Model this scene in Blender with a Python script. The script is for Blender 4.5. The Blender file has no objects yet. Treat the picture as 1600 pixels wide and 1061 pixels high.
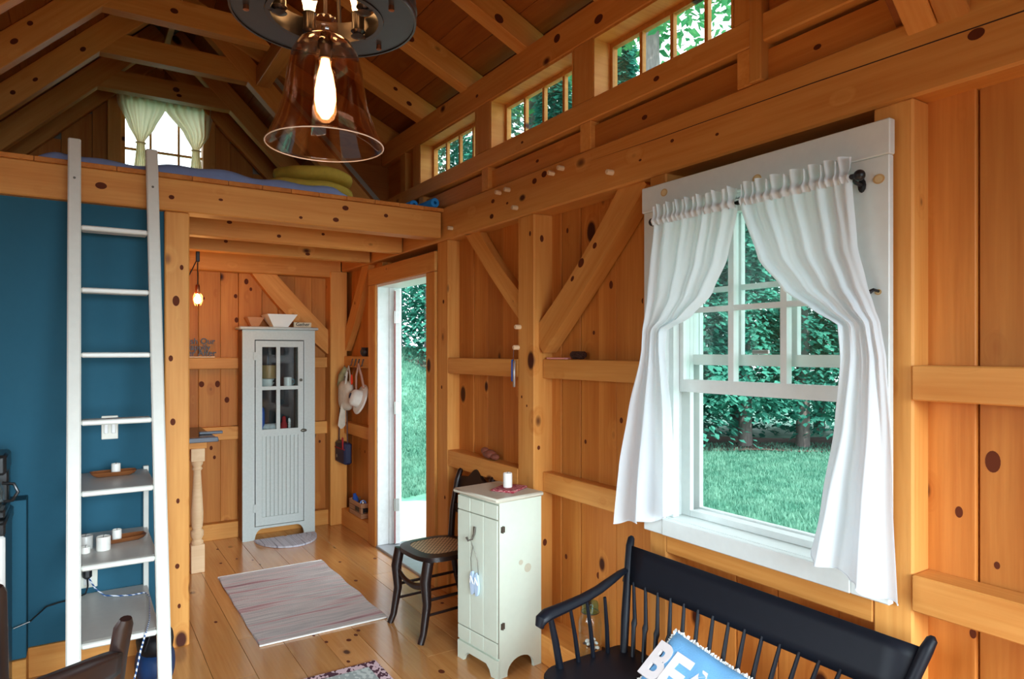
import bpy, bmesh, math, random
from mathutils import Vector, Matrix
random.seed(7)
PI = math.pi
scene = bpy.context.scene
COL = scene.collection

# ------------------------------------------------------------------ camera
cam_d = bpy.data.cameras.new('camera')
cam = bpy.data.objects.new('camera', cam_d); COL.objects.link(cam)
YAW = math.atan(674 / 1045.0)
cam.location = (0, 0, 1.57)
cam.rotation_euler = (PI / 2, 0, -YAW)
cam_d.sensor_width = 36.0
cam_d.lens = 1045.0 / 1600.0 * 36.0
cam_d.shift_y = 19.5 / 1600.0
cam_d.clip_start = 0.05
scene.camera = cam

# ------------------------------------------------------------------ world, sun, daylight
world = bpy.data.worlds.new('world'); scene.world = world
world.use_nodes = True
wn = world.node_tree.nodes; wl = world.node_tree.links
wn.clear()
wo = wn.new('ShaderNodeOutputWorld'); wb = wn.new('ShaderNodeBackground')
wb.inputs['Color'].default_value = (0.86, 0.95, 1.0, 1)
wb.inputs['Strength'].default_value = 3.4
wl.new(wb.outputs[0], wo.inputs[0])

def light(name, kind, loc, rot, energy, color, size=None, size_y=None):
    d = bpy.data.lights.new(name, kind); d.energy = energy; d.color = color
    if kind == 'AREA':
        d.shape = 'RECTANGLE'; d.size = size; d.size_y = size_y
    o = bpy.data.objects.new(name, d); COL.objects.link(o)
    o.location = loc; o.rotation_euler = rot
    return o

sun = light('sun', 'SUN', (0, 0, 12), (0, 0, 0), 6.0, (1.0, 0.95, 0.86))
sun.rotation_euler = Vector((0.18, 0.60, -0.78)).to_track_quat('-Z', 'Y').to_euler()
sun.data.angle = 0.02
# daylight through the windows behind and beside the camera (glazed openings in wall_front and wall_left)
fw_light = light('daylight_front_window', 'AREA', (0.55, -1.50, 1.5), (PI / 2 - 0.40, 0, 0), 80, (0.76, 0.91, 1.0), 2.2, 1.5)
lw_light = light('daylight_left_window', 'AREA', (-1.16, 1.35, 1.5), (PI / 2 - 0.55, 0, -PI / 2), 17, (0.76, 0.91, 1.0), 1.5, 1.1)
for l_ in (fw_light, lw_light): l_.data.spread = math.radians(72)

scene.view_settings.view_transform = 'Standard'
scene.view_settings.look = 'None'
scene.view_settings.gamma = 1.0
scene.view_settings.use_curve_mapping = False
scene.view_settings.exposure = 0.0
scene.cycles.use_denoising = True
scene.cycles.max_bounces = 10
scene.cycles.diffuse_bounces = 6
scene.cycles.transparent_max_bounces = 16
scene.cycles.sample_clamp_indirect = 6.0

# ------------------------------------------------------------------ materials
MATS = {}
def new_mat(name):
    m = bpy.data.materials.new(name); m.use_nodes = True
    nt = m.node_tree
    b = nt.nodes['Principled BSDF']
    MATS[name] = m
    return m, nt, b

def rgb(r, g, b):
    f = lambda c: (c / 255) / 12.92 if c / 255 <= 0.04045 else ((c / 255 + 0.055) / 1.055) ** 2.4
    return (f(r), f(g), f(b), 1)

def plain(name, col, rough=0.5, metal=0.0, noise=0.06, scale=30, bump=0.0, coat=0.0, stretch=(1, 1, 1)):
    m, nt, b = new_mat(name)
    b.inputs['Roughness'].default_value = rough
    b.inputs['Metallic'].default_value = metal
    b.inputs['Coat Weight'].default_value = coat
    tc = nt.nodes.new('ShaderNodeTexCoord'); mp = nt.nodes.new('ShaderNodeMapping')
    mp.inputs['Scale'].default_value = stretch
    n = nt.nodes.new('ShaderNodeTexNoise'); n.inputs['Scale'].default_value = scale; n.inputs['Detail'].default_value = 3
    nt.links.new(tc.outputs['Object'], mp.inputs[0]); nt.links.new(mp.outputs[0], n.inputs['Vector'])
    mx = nt.nodes.new('ShaderNodeMix'); mx.data_type = 'RGBA'
    nt.links.new(n.outputs['Fac'], mx.inputs['Factor'])
    mx.inputs['A'].default_value = tuple(c * (1 - noise * 2) for c in col[:3]) + (1,)
    mx.inputs['B'].default_value = tuple(min(1, c * (1 + noise * 2)) for c in col[:3]) + (1,)
    nt.links.new(mx.outputs['Result'], b.inputs['Base Color'])
    if bump:
        bp = nt.nodes.new('ShaderNodeBump'); bp.inputs['Strength'].default_value = bump; bp.inputs['Distance'].default_value = 0.01
        nt.links.new(n.outputs['Fac'], bp.inputs['Height']); nt.links.new(bp.outputs[0], b.inputs['Normal'])
    return m

def pine(name, light_c, dark_c, knot_c, rough=0.45, coat=0.0, knots=1.0, grain=1.0, kscale=4.2):
    """pine with grain along local X and knots"""
    m, nt, b = new_mat(name)
    L = nt.links.new; N = nt.nodes.new
    tc = N('ShaderNodeTexCoord'); oi = N('ShaderNodeObjectInfo')
    off = N('ShaderNodeVectorMath'); off.operation = 'SCALE'; off.inputs[0].default_value = (37.0, 61.0, 23.0)
    L(oi.outputs['Random'], off.inputs['Scale'])
    add = N('ShaderNodeVectorMath'); add.operation = 'ADD'
    L(tc.outputs['Object'], add.inputs[0]); L(off.outputs[0], add.inputs[1])
    # knots
    mk = N('ShaderNodeMapping'); mk.inputs['Scale'].default_value = (0.62, 1, 1)
    L(add.outputs[0], mk.inputs[0])
    vo = N('ShaderNodeTexVoronoi'); vo.inputs['Scale'].default_value = kscale; vo.inputs['Randomness'].default_value = 1.0
    L(mk.outputs[0], vo.inputs['Vector'])
    sep = N('ShaderNodeSeparateColor'); L(vo.outputs['Color'], sep.inputs[0])
    rad = N('ShaderNodeMapRange'); rad.inputs['From Min'].default_value = 0.35; rad.inputs['From Max'].default_value = 1.0
    rad.inputs['To Min'].default_value = 0.0; rad.inputs['To Max'].default_value = 0.15 * knots
    L(sep.outputs['Red'], rad.inputs['Value'])
    kd = N('ShaderNodeMath'); kd.operation = 'SUBTRACT'; L(rad.outputs[0], kd.inputs[0]); L(vo.outputs['Distance'], kd.inputs[1])
    km = N('ShaderNodeMapRange'); km.inputs['From Min'].default_value = -0.012; km.inputs['From Max'].default_value = 0.05
    L(kd.outputs[0], km.inputs['Value'])
    halo = N('ShaderNodeMapRange'); halo.inputs['From Min'].default_value = -0.16; halo.inputs['From Max'].default_value = 0.05
    L(kd.outputs[0], halo.inputs['Value'])
    # grain, bent round the knots
    mg = N('ShaderNodeMapping'); mg.inputs['Scale'].default_value = (0.55, 7.5, 7.5)
    L(add.outputs[0], mg.inputs[0])
    bend = N('ShaderNodeVectorMath'); bend.operation = 'SCALE'; bend.inputs[0].default_value = (0.0, 0.9, 0.9)
    L(halo.outputs[0], bend.inputs['Scale'])
    ga = N('ShaderNodeVectorMath'); ga.operation = 'ADD'; L(mg.outputs[0], ga.inputs[0]); L(bend.outputs[0], ga.inputs[1])
    n1 = N('ShaderNodeTexNoise'); n1.inputs['Scale'].default_value = 1.0; n1.inputs['Detail'].default_value = 5; n1.inputs['Roughness'].default_value = 0.6
    L(ga.outputs[0], n1.inputs['Vector'])
    mf = N('ShaderNodeMapping'); mf.inputs['Scale'].default_value = (3.0, 70, 70); L(add.outputs[0], mf.inputs[0])
    n2 = N('ShaderNodeTexNoise'); n2.inputs['Scale'].default_value = 1.0; n2.inputs['Detail'].default_value = 2
    L(mf.outputs[0], n2.inputs['Vector'])
    s = N('ShaderNodeMath'); s.operation = 'MULTIPLY_ADD'; L(n2.outputs['Fac'], s.inputs[0]); s.inputs[1].default_value = 0.35 * grain; L(n1.outputs['Fac'], s.inputs[2])
    rm = N('ShaderNodeMapRange'); rm.inputs['From Min'].default_value = 0.45; rm.inputs['From Max'].default_value = 0.85
    L(s.outputs[0], rm.inputs['Value'])
    mx = N('ShaderNodeMix'); mx.data_type = 'RGBA'; L(rm.outputs[0], mx.inputs['Factor'])
    mx.inputs['A'].default_value = light_c; mx.inputs['B'].default_value = dark_c
    # board to board tone
    hv = N('ShaderNodeHueSaturation')
    vr = N('ShaderNodeMapRange'); vr.inputs['To Min'].default_value = 0.84; vr.inputs['To Max'].default_value = 1.1; L(oi.outputs['Random'], vr.inputs['Value'])
    L(vr.outputs[0], hv.inputs['Value']); L(mx.outputs['Result'], hv.inputs['Color'])
    mk2 = N('ShaderNodeMix'); mk2.data_type = 'RGBA'; L(km.outputs[0], mk2.inputs['Factor']); L(hv.outputs[0], mk2.inputs['A']); mk2.inputs['B'].default_value = knot_c
    L(mk2.outputs['Result'], b.inputs['Base Color'])
    b.inputs['Roughness'].default_value = rough; b.inputs['Coat Weight'].default_value = coat; b.inputs['Coat Roughness'].default_value = 0.12
    if not coat: b.inputs['Specular IOR Level'].default_value = 0.2
    bp = N('ShaderNodeBump'); bp.inputs['Strength'].default_value = 0.08; bp.inputs['Distance'].default_value = 0.01
    L(n2.outputs['Fac'], bp.inputs['Height']); L(bp.outputs[0], b.inputs['Normal'])
    return m

PINE = pine('pine', (0.63, 0.25, 0.052, 1), (0.46, 0.142, 0.023, 1), (0.05, 0.010, 0.004, 1), 0.5, kscale=5.4, knots=1.35)
PINE_T = pine('pine_timber', (0.72, 0.345, 0.090, 1), (0.57, 0.215, 0.043, 1), (0.06, 0.012, 0.005, 1), 0.5, kscale=5.6, knots=1.35)
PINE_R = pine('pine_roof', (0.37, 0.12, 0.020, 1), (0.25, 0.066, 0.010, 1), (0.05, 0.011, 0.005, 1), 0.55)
PINE_F = pine('pine_floor', (0.64, 0.325, 0.11, 1), (0.49, 0.205, 0.058, 1), (0.05, 0.012, 0.006, 1), 0.22, coat=0.7, kscale=5.5, knots=1.2)
TAN = pine('raw_wood', (0.76, 0.55, 0.34, 1), (0.66, 0.44, 0.25, 1), (0.4, 0.25, 0.13, 1), 0.6, knots=0.2)
WHITE = plain('white_paint', rgb(212, 219, 216), 0.4, noise=0.03)
CREAM = plain('cream_paint', rgb(212, 224, 208), 0.42, noise=0.02)
LADDERW = plain('ladder_paint', rgb(214, 216, 208), 0.4, noise=0.03)
HUTCH = plain('hutch_paint', rgb(184, 192, 188), 0.5, noise=0.05, scale=60)
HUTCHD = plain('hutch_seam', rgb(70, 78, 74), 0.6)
BLUEW = plain('blue_wall_paint', rgb(46, 92, 112), 0.9, noise=0.02)
BLUEW.node_tree.nodes['Principled BSDF'].inputs['Specular IOR Level'].default_value = 0.1
SHELFG = plain('grey_shelf', rgb(190, 188, 182), 0.35, noise=0.03)
BLACK = plain('black_lacquer', (0.004, 0.005, 0.009, 1), 0.5, noise=0.1)
BLACK.node_tree.nodes['Principled BSDF'].inputs['Specular IOR Level'].default_value = 0.22

BLACKM = plain('black_iron', (0.01, 0.01, 0.011, 1), 0.4, metal=0.2)
BLACKP = plain('black_plastic', (0.012, 0.013, 0.014, 1), 0.28)
DARKW = plain('dark_wood', (0.012, 0.0045, 0.0035, 1), 0.38, noise=0.25, scale=9, coat=0.05, stretch=(1, 8, 8))
BRONZE = plain('bronze', (0.06, 0.045, 0.04, 1), 0.32, metal=0.85)
RINGM = plain('ring_metal', (0.05, 0.055, 0.065, 1), 0.38, metal=0.7)
COPPER = plain('copper', (0.35, 0.12, 0.05, 1), 0.3, metal=0.9)
STEEL = plain('steel', (0.55, 0.55, 0.53, 1), 0.35, metal=0.9)
NICKEL = plain('dark_nickel', (0.12, 0.11, 0.09, 1), 0.4, metal=0.8)
CANDLE = plain('candle_wax', rgb(232, 230, 222), 0.45, noise=0.02)
TRAY = plain('tray_wood', rgb(132, 78, 40), 0.45, noise=0.2, scale=14, stretch=(1, 10, 10))
PORC = plain('white_porcelain', rgb(235, 236, 232), 0.2, noise=0.01)
PLASTW = plain('ivory_plastic', rgb(222, 220, 205), 0.4)
YELLOW = plain('yellow_cotton', rgb(196, 168, 60), 0.85, noise=0.1, bump=0.3)
SHEET = plain('blue_sheet', rgb(150, 175, 225), 0.85, noise=0.05, bump=0.2)
FOAM = plain('blue_foam', rgb(25, 140, 225), 0.6, noise=0.05)
NAVY = plain('navy_leather', rgb(28, 36, 66), 0.45)
CANVAS = plain('canvas', rgb(196, 188, 170), 0.85, noise=0.1, bump=0.3)
HATW = plain('white_cloth', rgb(212, 210, 200), 0.85, noise=0.06, bump=0.2)
REDP = plain('red_plastic', rgb(226, 60, 30), 0.4)
STRAP = plain('brown_strap', rgb(74, 46, 38), 0.6)
BLUEP = plain('blue_plastic', rgb(30, 84, 170), 0.35)
DARKP = plain('dark_pottery', rgb(46, 40, 40), 0.4)
STONE = plain('speckled_stone', rgb(84, 92, 104), 0.3, noise=0.45, scale=220)
SLATE = plain('dark_slate', rgb(60, 56, 50), 0.25, noise=0.2, scale=60)
SHELL = plain('shell', rgb(120, 66, 50), 0.45, noise=0.4, scale=40)
PCONE = plain('pine_cone', rgb(58, 30, 18), 0.7, noise=0.3, scale=60)
BLUEBAG = plain('blue_nylon', rgb(24, 62, 112), 0.55, noise=0.1)
BLACKBAG = plain('black_nylon', rgb(14, 18, 24), 0.55, noise=0.1)
FRINGE = plain('white_fringe', rgb(225, 222, 215), 0.9)
LETTER = plain('letter_cloth', rgb(212, 202, 200), 0.9, noise=0.04)
DENIM = plain('blue_denim', rgb(104, 160, 204), 0.85, noise=0.05, scale=200, bump=0.2)
BEIGE = plain('beige_felt', rgb(170, 140, 95), 0.8)
REDCLOTH = plain('red_cloth', rgb(170, 35, 40), 0.8)
THRESH = plain('threshold_metal', rgb(170, 175, 180), 0.35, metal=0.4)
DOORW = plain('door_white', rgb(232, 236, 236), 0.4)
DOORR = plain('door_red', rgb(150, 70, 66), 0.5)
BARK = plain('bark', rgb(120, 112, 110), 0.9, noise=0.3, scale=14, bump=0.6, stretch=(3, 3, 0.5))
PATHM = plain('pale_gravel', rgb(205, 196, 182), 0.9, noise=0.1, scale=60, bump=0.4)
SOIL = plain('soil', rgb(92, 70, 66), 0.95, noise=0.3, scale=8)
SIDING = plain('exterior_siding', rgb(150, 140, 125), 0.7)

def foliage(name, c1, c2, trans=0.35, scale=1.2):
    m, nt, b = new_mat(name); N = nt.nodes.new; L = nt.links.new
    out = nt.nodes['Material Output']
    geo = N('ShaderNodeNewGeometry')
    n = N('ShaderNodeTexNoise'); n.inputs['Scale'].default_value = scale; n.inputs['Detail'].default_value = 6
    L(geo.outputs['Position'], n.inputs['Vector'])
    rm = N('ShaderNodeMapRange'); rm.inputs['From Min'].default_value = 0.35; rm.inputs['From Max'].default_value = 0.65; L(n.outputs['Fac'], rm.inputs['Value'])
    mx = N('ShaderNodeMix'); mx.data_type = 'RGBA'; L(rm.outputs[0], mx.inputs['Factor'])
    mx.inputs['A'].default_value = c1; mx.inputs['B'].default_value = c2
    L(mx.outputs['Result'], b.inputs['Base Color']); b.inputs['Roughness'].default_value = 0.7
    tr = N('ShaderNodeBsdfTranslucent'); L(mx.outputs['Result'], tr.inputs['Color'])
    ms = N('ShaderNodeMixShader'); ms.inputs[0].default_value = trans
    L(b.outputs[0], ms.inputs[1]); L(tr.outputs[0], ms.inputs[2]); L(ms.outputs[0], out.inputs[0])
    return m
LEAFM = foliage('conifer_foliage', (0.03, 0.22, 0.165, 1), (0.10, 0.44, 0.34, 1), 0.45)
LEAFD = foliage('dark_foliage', (0.02, 0.13, 0.10, 1), (0.05, 0.28, 0.20, 1), 0.4)
LEAFL = foliage('light_foliage', (0.05, 0.30, 0.12, 1), (0.18, 0.55, 0.22, 1), 0.4)
GRASS = foliage('grass_blades', (0.085, 0.285, 0.205, 1), (0.17, 0.40, 0.30, 1), 0.3, 3.0)
LAWN = foliage('lawn_ground', (0.065, 0.23, 0.165, 1), (0.13, 0.34, 0.245, 1), 0.0, 5.0)

def glassy(name, tint, refl, rough=0.02):
    m, nt, b = new_mat(name); N = nt.nodes.new; L = nt.links.new
    out = nt.nodes['Material Output']
    t = N('ShaderNodeBsdfTransparent'); t.inputs[0].default_value = tint
    g = N('ShaderNodeBsdfGlossy'); g.inputs['Roughness'].default_value = rough; g.inputs['Color'].default_value = (1, 1, 1, 1)
    lw = N('ShaderNodeLayerWeight'); lw.inputs['Blend'].default_value = 0.5
    pw = N('ShaderNodeMath'); pw.operation = 'POWER'; pw.inputs[1].default_value = 4.0; L(lw.outputs['Facing'], pw.inputs[0])
    ml = N('ShaderNodeMath'); ml.operation = 'MULTIPLY_ADD'; ml.inputs[1].default_value = 0.8; ml.inputs[2].default_value = refl * 0.2; L(pw.outputs[0], ml.inputs[0])
    ms = N('ShaderNodeMixShader'); L(ml.outputs[0], ms.inputs[0]); L(t.outputs[0], ms.inputs[1]); L(g.outputs[0], ms.inputs[2])
    L(ms.outputs[0], out.inputs[0]); nt.nodes.remove(b)
    return m
PANE = glassy('window_glass', (0.97, 1, 0.99, 1), 0.12)
HPANE = glassy('cabinet_glass', (0.85, 0.9, 0.9, 1), 0.2)
BELLG = glassy('bell_glass', (0.88, 0.74, 0.66, 1), 0.35)
JARG = glassy('jar_glass', (0.93, 0.97, 0.97, 1), 0.14)
TEALG = glassy('jar_lid_glass', (0.55, 0.85, 0.84, 1), 0.2)

def emis(name, col, strength):
    m, nt, b = new_mat(name)
    b.inputs['Base Color'].default_value = col
    b.inputs['Emission Color'].default_value = col; b.inputs['Emission Strength'].default_value = strength
    return m
BULB = emis('lit_bulb', (1.0, 0.60, 0.24, 1), 11)
BULB2 = emis('lit_small_bulb', (1.0, 0.5, 0.16, 1), 220)

def cloth(name, col, trans):
    m, nt, b = new_mat(name); N = nt.nodes.new; L = nt.links.new
    out = nt.nodes['Material Output']
    b.inputs['Base Color'].default_value = col; b.inputs['Roughness'].default_value = 0.9
    tc = N('ShaderNodeTexCoord'); n = N('ShaderNodeTexNoise'); n.inputs['Scale'].default_value = 350
    L(tc.outputs['Object'], n.inputs['Vector'])
    bp = N('ShaderNodeBump'); bp.inputs['Strength'].default_value = 0.1; bp.inputs['Distance'].default_value = 0.002
    L(n.outputs['Fac'], bp.inputs['Height']); L(bp.outputs[0], b.inputs['Normal'])
    t = N('ShaderNodeBsdfTranslucent'); t.inputs[0].default_value = col
    ms = N('ShaderNodeMixShader'); ms.inputs[0].default_value = trans
    L(b.outputs[0], ms.inputs[1]); L(t.outputs[0], ms.inputs[2]); L(ms.outputs[0], out.inputs[0])
    return m
CURT = cloth('white_curtain', (0.80, 0.86, 0.90, 1), 0.35)
CURT2 = cloth('sheer_curtain', (0.90, 0.80, 0.58, 1), 0.5)

def striped(name, stops, scale, axis=1):
    m, nt, b = new_mat(name); N = nt.nodes.new; L = nt.links.new
    tc = N('ShaderNodeTexCoord'); mp = N('ShaderNodeMapping')
    sc_ = [1.2, 1.2, 1.2]; sc_[axis] = scale; mp.inputs['Scale'].default_value = sc_
    L(tc.outputs['Object'], mp.inputs[0])
    n = N('ShaderNodeTexNoise'); n.inputs['Scale'].default_value = 1.0; n.inputs['Detail'].default_value = 4; L(mp.outputs[0], n.inputs['Vector'])
    cr = N('ShaderNodeValToRGB'); L(n.outputs['Fac'], cr.inputs[0])
    while len(cr.color_ramp.elements) < len(stops): cr.color_ramp.elements.new(0.5)
    for e, (p, c) in zip(cr.color_ramp.elements, stops): e.position = p; e.color = c
    L(cr.outputs[0], b.inputs['Base Color']); b.inputs['Roughness'].default_value = 0.95
    n2 = N('ShaderNodeTexNoise'); n2.inputs['Scale'].default_value = 160; L(tc.outputs['Object'], n2.inputs['Vector'])
    bp = N('ShaderNodeBump'); bp.inputs['Strength'].default_value = 0.5; bp.inputs['Distance'].default_value = 0.01
    L(n2.outputs['Fac'], bp.inputs['Height']); L(bp.outputs[0], b.inputs['Normal'])
    return m
RUG1 = striped('striped_rug_weave', [(0.25, rgb(120, 92, 98)), (0.38, rgb(190, 150, 152)), (0.46, rgb(206, 196, 194)), (0.56, rgb(176, 172, 172)), (0.66, rgb(212, 206, 202)), (0.8, rgb(178, 124, 128))], 22)
RUG2 = striped('braided_grey', [(0.3, rgb(120, 120, 132)), (0.5, rgb(198, 198, 206)), (0.7, rgb(166, 168, 180))], 60, 0)

def checker_mat(name, c1, c2, scale, rough=0.9):
    m, nt, b = new_mat(name); N = nt.nodes.new; L = nt.links.new
    tc = N('ShaderNodeTexCoord'); mp = N('ShaderNodeMapping'); mp.inputs['Rotation'].default_value = (0, 0, 0.785)
    mp.inputs['Scale'].default_value = (scale, scale * 0.6, scale)
    L(tc.outputs['Object'], mp.inputs[0])
    ck = N('ShaderNodeTexVoronoi'); ck.inputs['Scale'].default_value = 1.0; ck.inputs['Randomness'].default_value = 0.5
    L(mp.outputs[0], ck.inputs['Vector'])
    sp = N('ShaderNodeSeparateColor'); L(ck.outputs['Color'], sp.inputs[0])
    gt = N('ShaderNodeMath'); gt.operation = 'GREATER_THAN'; gt.inputs[1].default_value = 0.55; L(sp.outputs['Red'], gt.inputs[0])
    mx = N('ShaderNodeMix'); mx.data_type = 'RGBA'; L(gt.outputs[0], mx.inputs['Factor']); mx.inputs['A'].default_value = c1; mx.inputs['B'].default_value = c2
    L(mx.outputs['Result'], b.inputs['Base Color']); b.inputs['Roughness'].default_value = rough
    return m
RUG3B = checker_mat('braid_border', rgb(206, 178, 184), rgb(70, 30, 48), 70)
RUG3C = checker_mat('braid_field', rgb(150, 160, 158), rgb(186, 194, 190), 70)
COASTER = checker_mat('red_woven', rgb(150, 40, 56), rgb(196, 130, 130), 160)

def cane_mat():
    m, nt, b = new_mat('cane_weave'); N = nt.nodes.new; L = nt.links.new
    tc = N('ShaderNodeTexCoord'); mp = N('ShaderNodeMapping'); mp.inputs['Rotation'].default_value = (0, 0, 0.785); mp.inputs['Scale'].default_value = (52, 52, 52)
    L(tc.outputs['Object'], mp.inputs[0])
    fr = N('ShaderNodeVectorMath'); fr.operation = 'FRACTION'; L(mp.outputs[0], fr.inputs[0])
    sp = N('ShaderNodeSeparateXYZ'); L(fr.outputs[0], sp.inputs[0])
    a = N('ShaderNodeMath'); a.operation = 'GREATER_THAN'; a.inputs[1].default_value = 0.4; L(sp.outputs['X'], a.inputs[0])
    c = N('ShaderNodeMath'); c.operation = 'GREATER_THAN'; c.inputs[1].default_value = 0.4; L(sp.outputs['Y'], c.inputs[0])
    mn = N('ShaderNodeMath'); mn.operation = 'MINIMUM'; L(a.outputs[0], mn.inputs[0]); L(c.outputs[0], mn.inputs[1])
    mx = N('ShaderNodeMix'); mx.data_type = 'RGBA'; L(mn.outputs[0], mx.inputs['Factor'])
    mx.inputs['A'].default_value = rgb(222, 196, 150); mx.inputs['B'].default_value = rgb(60, 34, 22)
    L(mx.outputs['Result'], b.inputs['Base Color']); b.inputs['Roughness'].default_value = 0.35
    return m
CANE = cane_mat()
# ------------------------------------------------------------------ mesh helpers
class MB:
    def __init__(s): s.v = []; s.f = []; s.mi = []
    def _add(s, vs, fs):
        k = len(s.v); s.v += [tuple(x) for x in vs]; s.f += [tuple(i + k for i in q) for q in fs]; return s
    def box(s, a, b, ch=0.0):
        (x0, y0, z0), (x1, y1, z1) = a, b
        if x0 > x1: x0, x1 = x1, x0
        if y0 > y1: y0, y1 = y1, y0
        if z0 > z1: z0, z1 = z1, z0
        c = min(ch, (x1 - x0) / 2.2, (y1 - y0) / 2.2, (z1 - z0) / 2.2)
        if c <= 0:
            return s._add([(x0, y0, z0), (x1, y0, z0), (x1, y1, z0), (x0, y1, z0), (x0, y0, z1), (x1, y0, z1), (x1, y1, z1), (x0, y1, z1)],
                          [(0, 3, 2, 1), (4, 5, 6, 7), (0, 1, 5, 4), (1, 2, 6, 5), (2, 3, 7, 6), (3, 0, 4, 7)])
        X, Y, Z = (x0, x1), (y0, y1), (z0, z1)
        vs = []; idx = {}
        for i in (0, 1):
            for j in (0, 1):
                for k in (0, 1):
                    di, dj, dk = (c if i == 0 else -c), (c if j == 0 else -c), (c if k == 0 else -c)
                    idx[i, j, k, 0] = len(vs); vs.append((X[i], Y[j] + dj, Z[k] + dk))
                    idx[i, j, k, 1] = len(vs); vs.append((X[i] + di, Y[j], Z[k] + dk))
                    idx[i, j, k, 2] = len(vs); vs.append((X[i] + di, Y[j] + dj, Z[k]))
        fs = []
        for i in (0, 1):
            q = [idx[i, 0, 0, 0], idx[i, 1, 0, 0], idx[i, 1, 1, 0], idx[i, 0, 1, 0]]; fs.append(q if i else q[::-1])
            q = [idx[0, i, 0, 1], idx[0, i, 1, 1], idx[1, i, 1, 1], idx[1, i, 0, 1]]; fs.append(q if i else q[::-1])
            q = [idx[0, 0, i, 2], idx[1, 0, i, 2], idx[1, 1, i, 2], idx[0, 1, i, 2]]; fs.append(q if i else q[::-1])
        for a_ in (0, 1):
            for b_ in (0, 1):
                fs.append([idx[0, a_, b_, 1], idx[1, a_, b_, 1], idx[1, a_, b_, 2], idx[0, a_, b_, 2]])
                fs.append([idx[a_, 0, b_, 0], idx[a_, 1, b_, 0], idx[a_, 1, b_, 2], idx[a_, 0, b_, 2]])
                fs.append([idx[a_, b_, 0, 0], idx[a_, b_, 1, 0], idx[a_, b_, 1, 1], idx[a_, b_, 0, 1]])
                for k in (0, 1): fs.append([idx[a_, b_, k, 0], idx[a_, b_, k, 1], idx[a_, b_, k, 2]])
        return s._add(vs, fs)
    def tube(s, path, r, n=10, cap=True, flat=None):
        P = [Vector(p) for p in path]; R = r if isinstance(r, (list, tuple)) else [r] * len(P)
        k = len(s.v); up = None
        for i, p in enumerate(P):
            t = (P[min(i + 1, len(P) - 1)] - P[max(i - 1, 0)]).normalized()
            if up is None:
                up = Vector((0, 0, 1)) if abs(t.z) < 0.9 else Vector((1, 0, 0))
            a = t.cross(up).normalized(); up = a.cross(t).normalized()
            for j in range(n):
                g = 2 * PI * j / n
                fa, fb = (1, 1) if flat is None else flat
                s.v.append(tuple(p + a * math.cos(g) * R[i] * fa + up * math.sin(g) * R[i] * fb))
        for i in range(len(P) - 1):
            for j in range(n):
                s.f.append((k + i * n + j, k + i * n + (j + 1) % n, k + (i + 1) * n + (j + 1) % n, k + (i + 1) * n + j))
        if cap:
            s.f.append(tuple(k + j for j in range(n))[::-1]); s.f.append(tuple(k + (len(P) - 1) * n + j for j in range(n)))
        return s
    def lathe(s, prof, n=24, o=(0, 0, 0), sx=1, sy=1):
        k = len(s.v)
        for r, z in prof:
            for j in range(n):
                g = 2 * PI * j / n; s.v.append((o[0] + r * math.cos(g) * sx, o[1] + r * math.sin(g) * sy, o[2] + z))
        for i in range(len(prof) - 1):
            for j in range(n):
                s.f.append((k + i * n + j, k + i * n + (j + 1) % n, k + (i + 1) * n + (j + 1) % n, k + (i + 1) * n + j))
        if prof[0] == prof[-1]: return s
        if prof[0][0] > 1e-4: s.f.append(tuple(k + j for j in range(n))[::-1])
        if prof[-1][0] > 1e-4: s.f.append(tuple(k + (len(prof) - 1) * n + j for j in range(n)))
        return s
    def cyl(s, p0, p1, r, n=12): return s.tube([p0, p1], r, n)
    def ball(s, c, r, n=14, m=8):
        rx, ry, rz = r if isinstance(r, (tuple, list)) else (r, r, r)
        k = len(s.v)
        for i in range(m + 1):
            a = -PI / 2 + PI * i / m
            for j in range(n):
                g = 2 * PI * j / n; s.v.append((c[0] + rx * math.cos(a) * math.cos(g), c[1] + ry * math.cos(a) * math.sin(g), c[2] + rz * math.sin(a)))
        for i in range(m):
            for j in range(n):
                s.f.append((k + i * n + j, k + i * n + (j + 1) % n, k + (i + 1) * n + (j + 1) % n, k + (i + 1) * n + j))
        return s
    def grid(s, nu, nv, fn):
        k = len(s.v)
        for i in range(nu + 1):
            for j in range(nv + 1): s.v.append(tuple(fn(i / nu, j / nv)))
        for i in range(nu):
            for j in range(nv):
                a = k + i * (nv + 1) + j; s.f.append((a, a + nv + 1, a + nv + 2, a + 1))
        return s
    def prism(s, poly, h0, h1, fn=None):
        """polygon (a,b) swept from h0 to h1; fn maps (a,b,h) to xyz"""
        fn = fn or (lambda a, b, h: (a, b, h)); n = len(poly)
        vs = [fn(a, b, h0) for a, b in poly] + [fn(a, b, h1) for a, b in poly]
        fs = [tuple(range(n))[::-1], tuple(range(n, 2 * n))] + [(i, (i + 1) % n, (i + 1) % n + n, i + n) for i in range(n)]
        return s._add(vs, fs)
    def mesh(s, name, smooth=40):
        me = bpy.data.meshes.new(name); me.from_pydata(s.v, [], s.f); me.validate()
        bm = bmesh.new(); bm.from_mesh(me); bmesh.ops.recalc_face_normals(bm, faces=bm.faces); bm.to_mesh(me); bm.free()
        if smooth:
            for p in me.polygons: p.use_smooth = True
            me.set_sharp_from_angle(angle=math.radians(smooth))
        return me
    def build(s, name, mat, parent=None, loc=(0, 0, 0), rot=(0, 0, 0), smooth=40):
        me = s.mesh(name, smooth); me.materials.append(mat)
        return link(name, me, parent, loc, rot)

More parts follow.
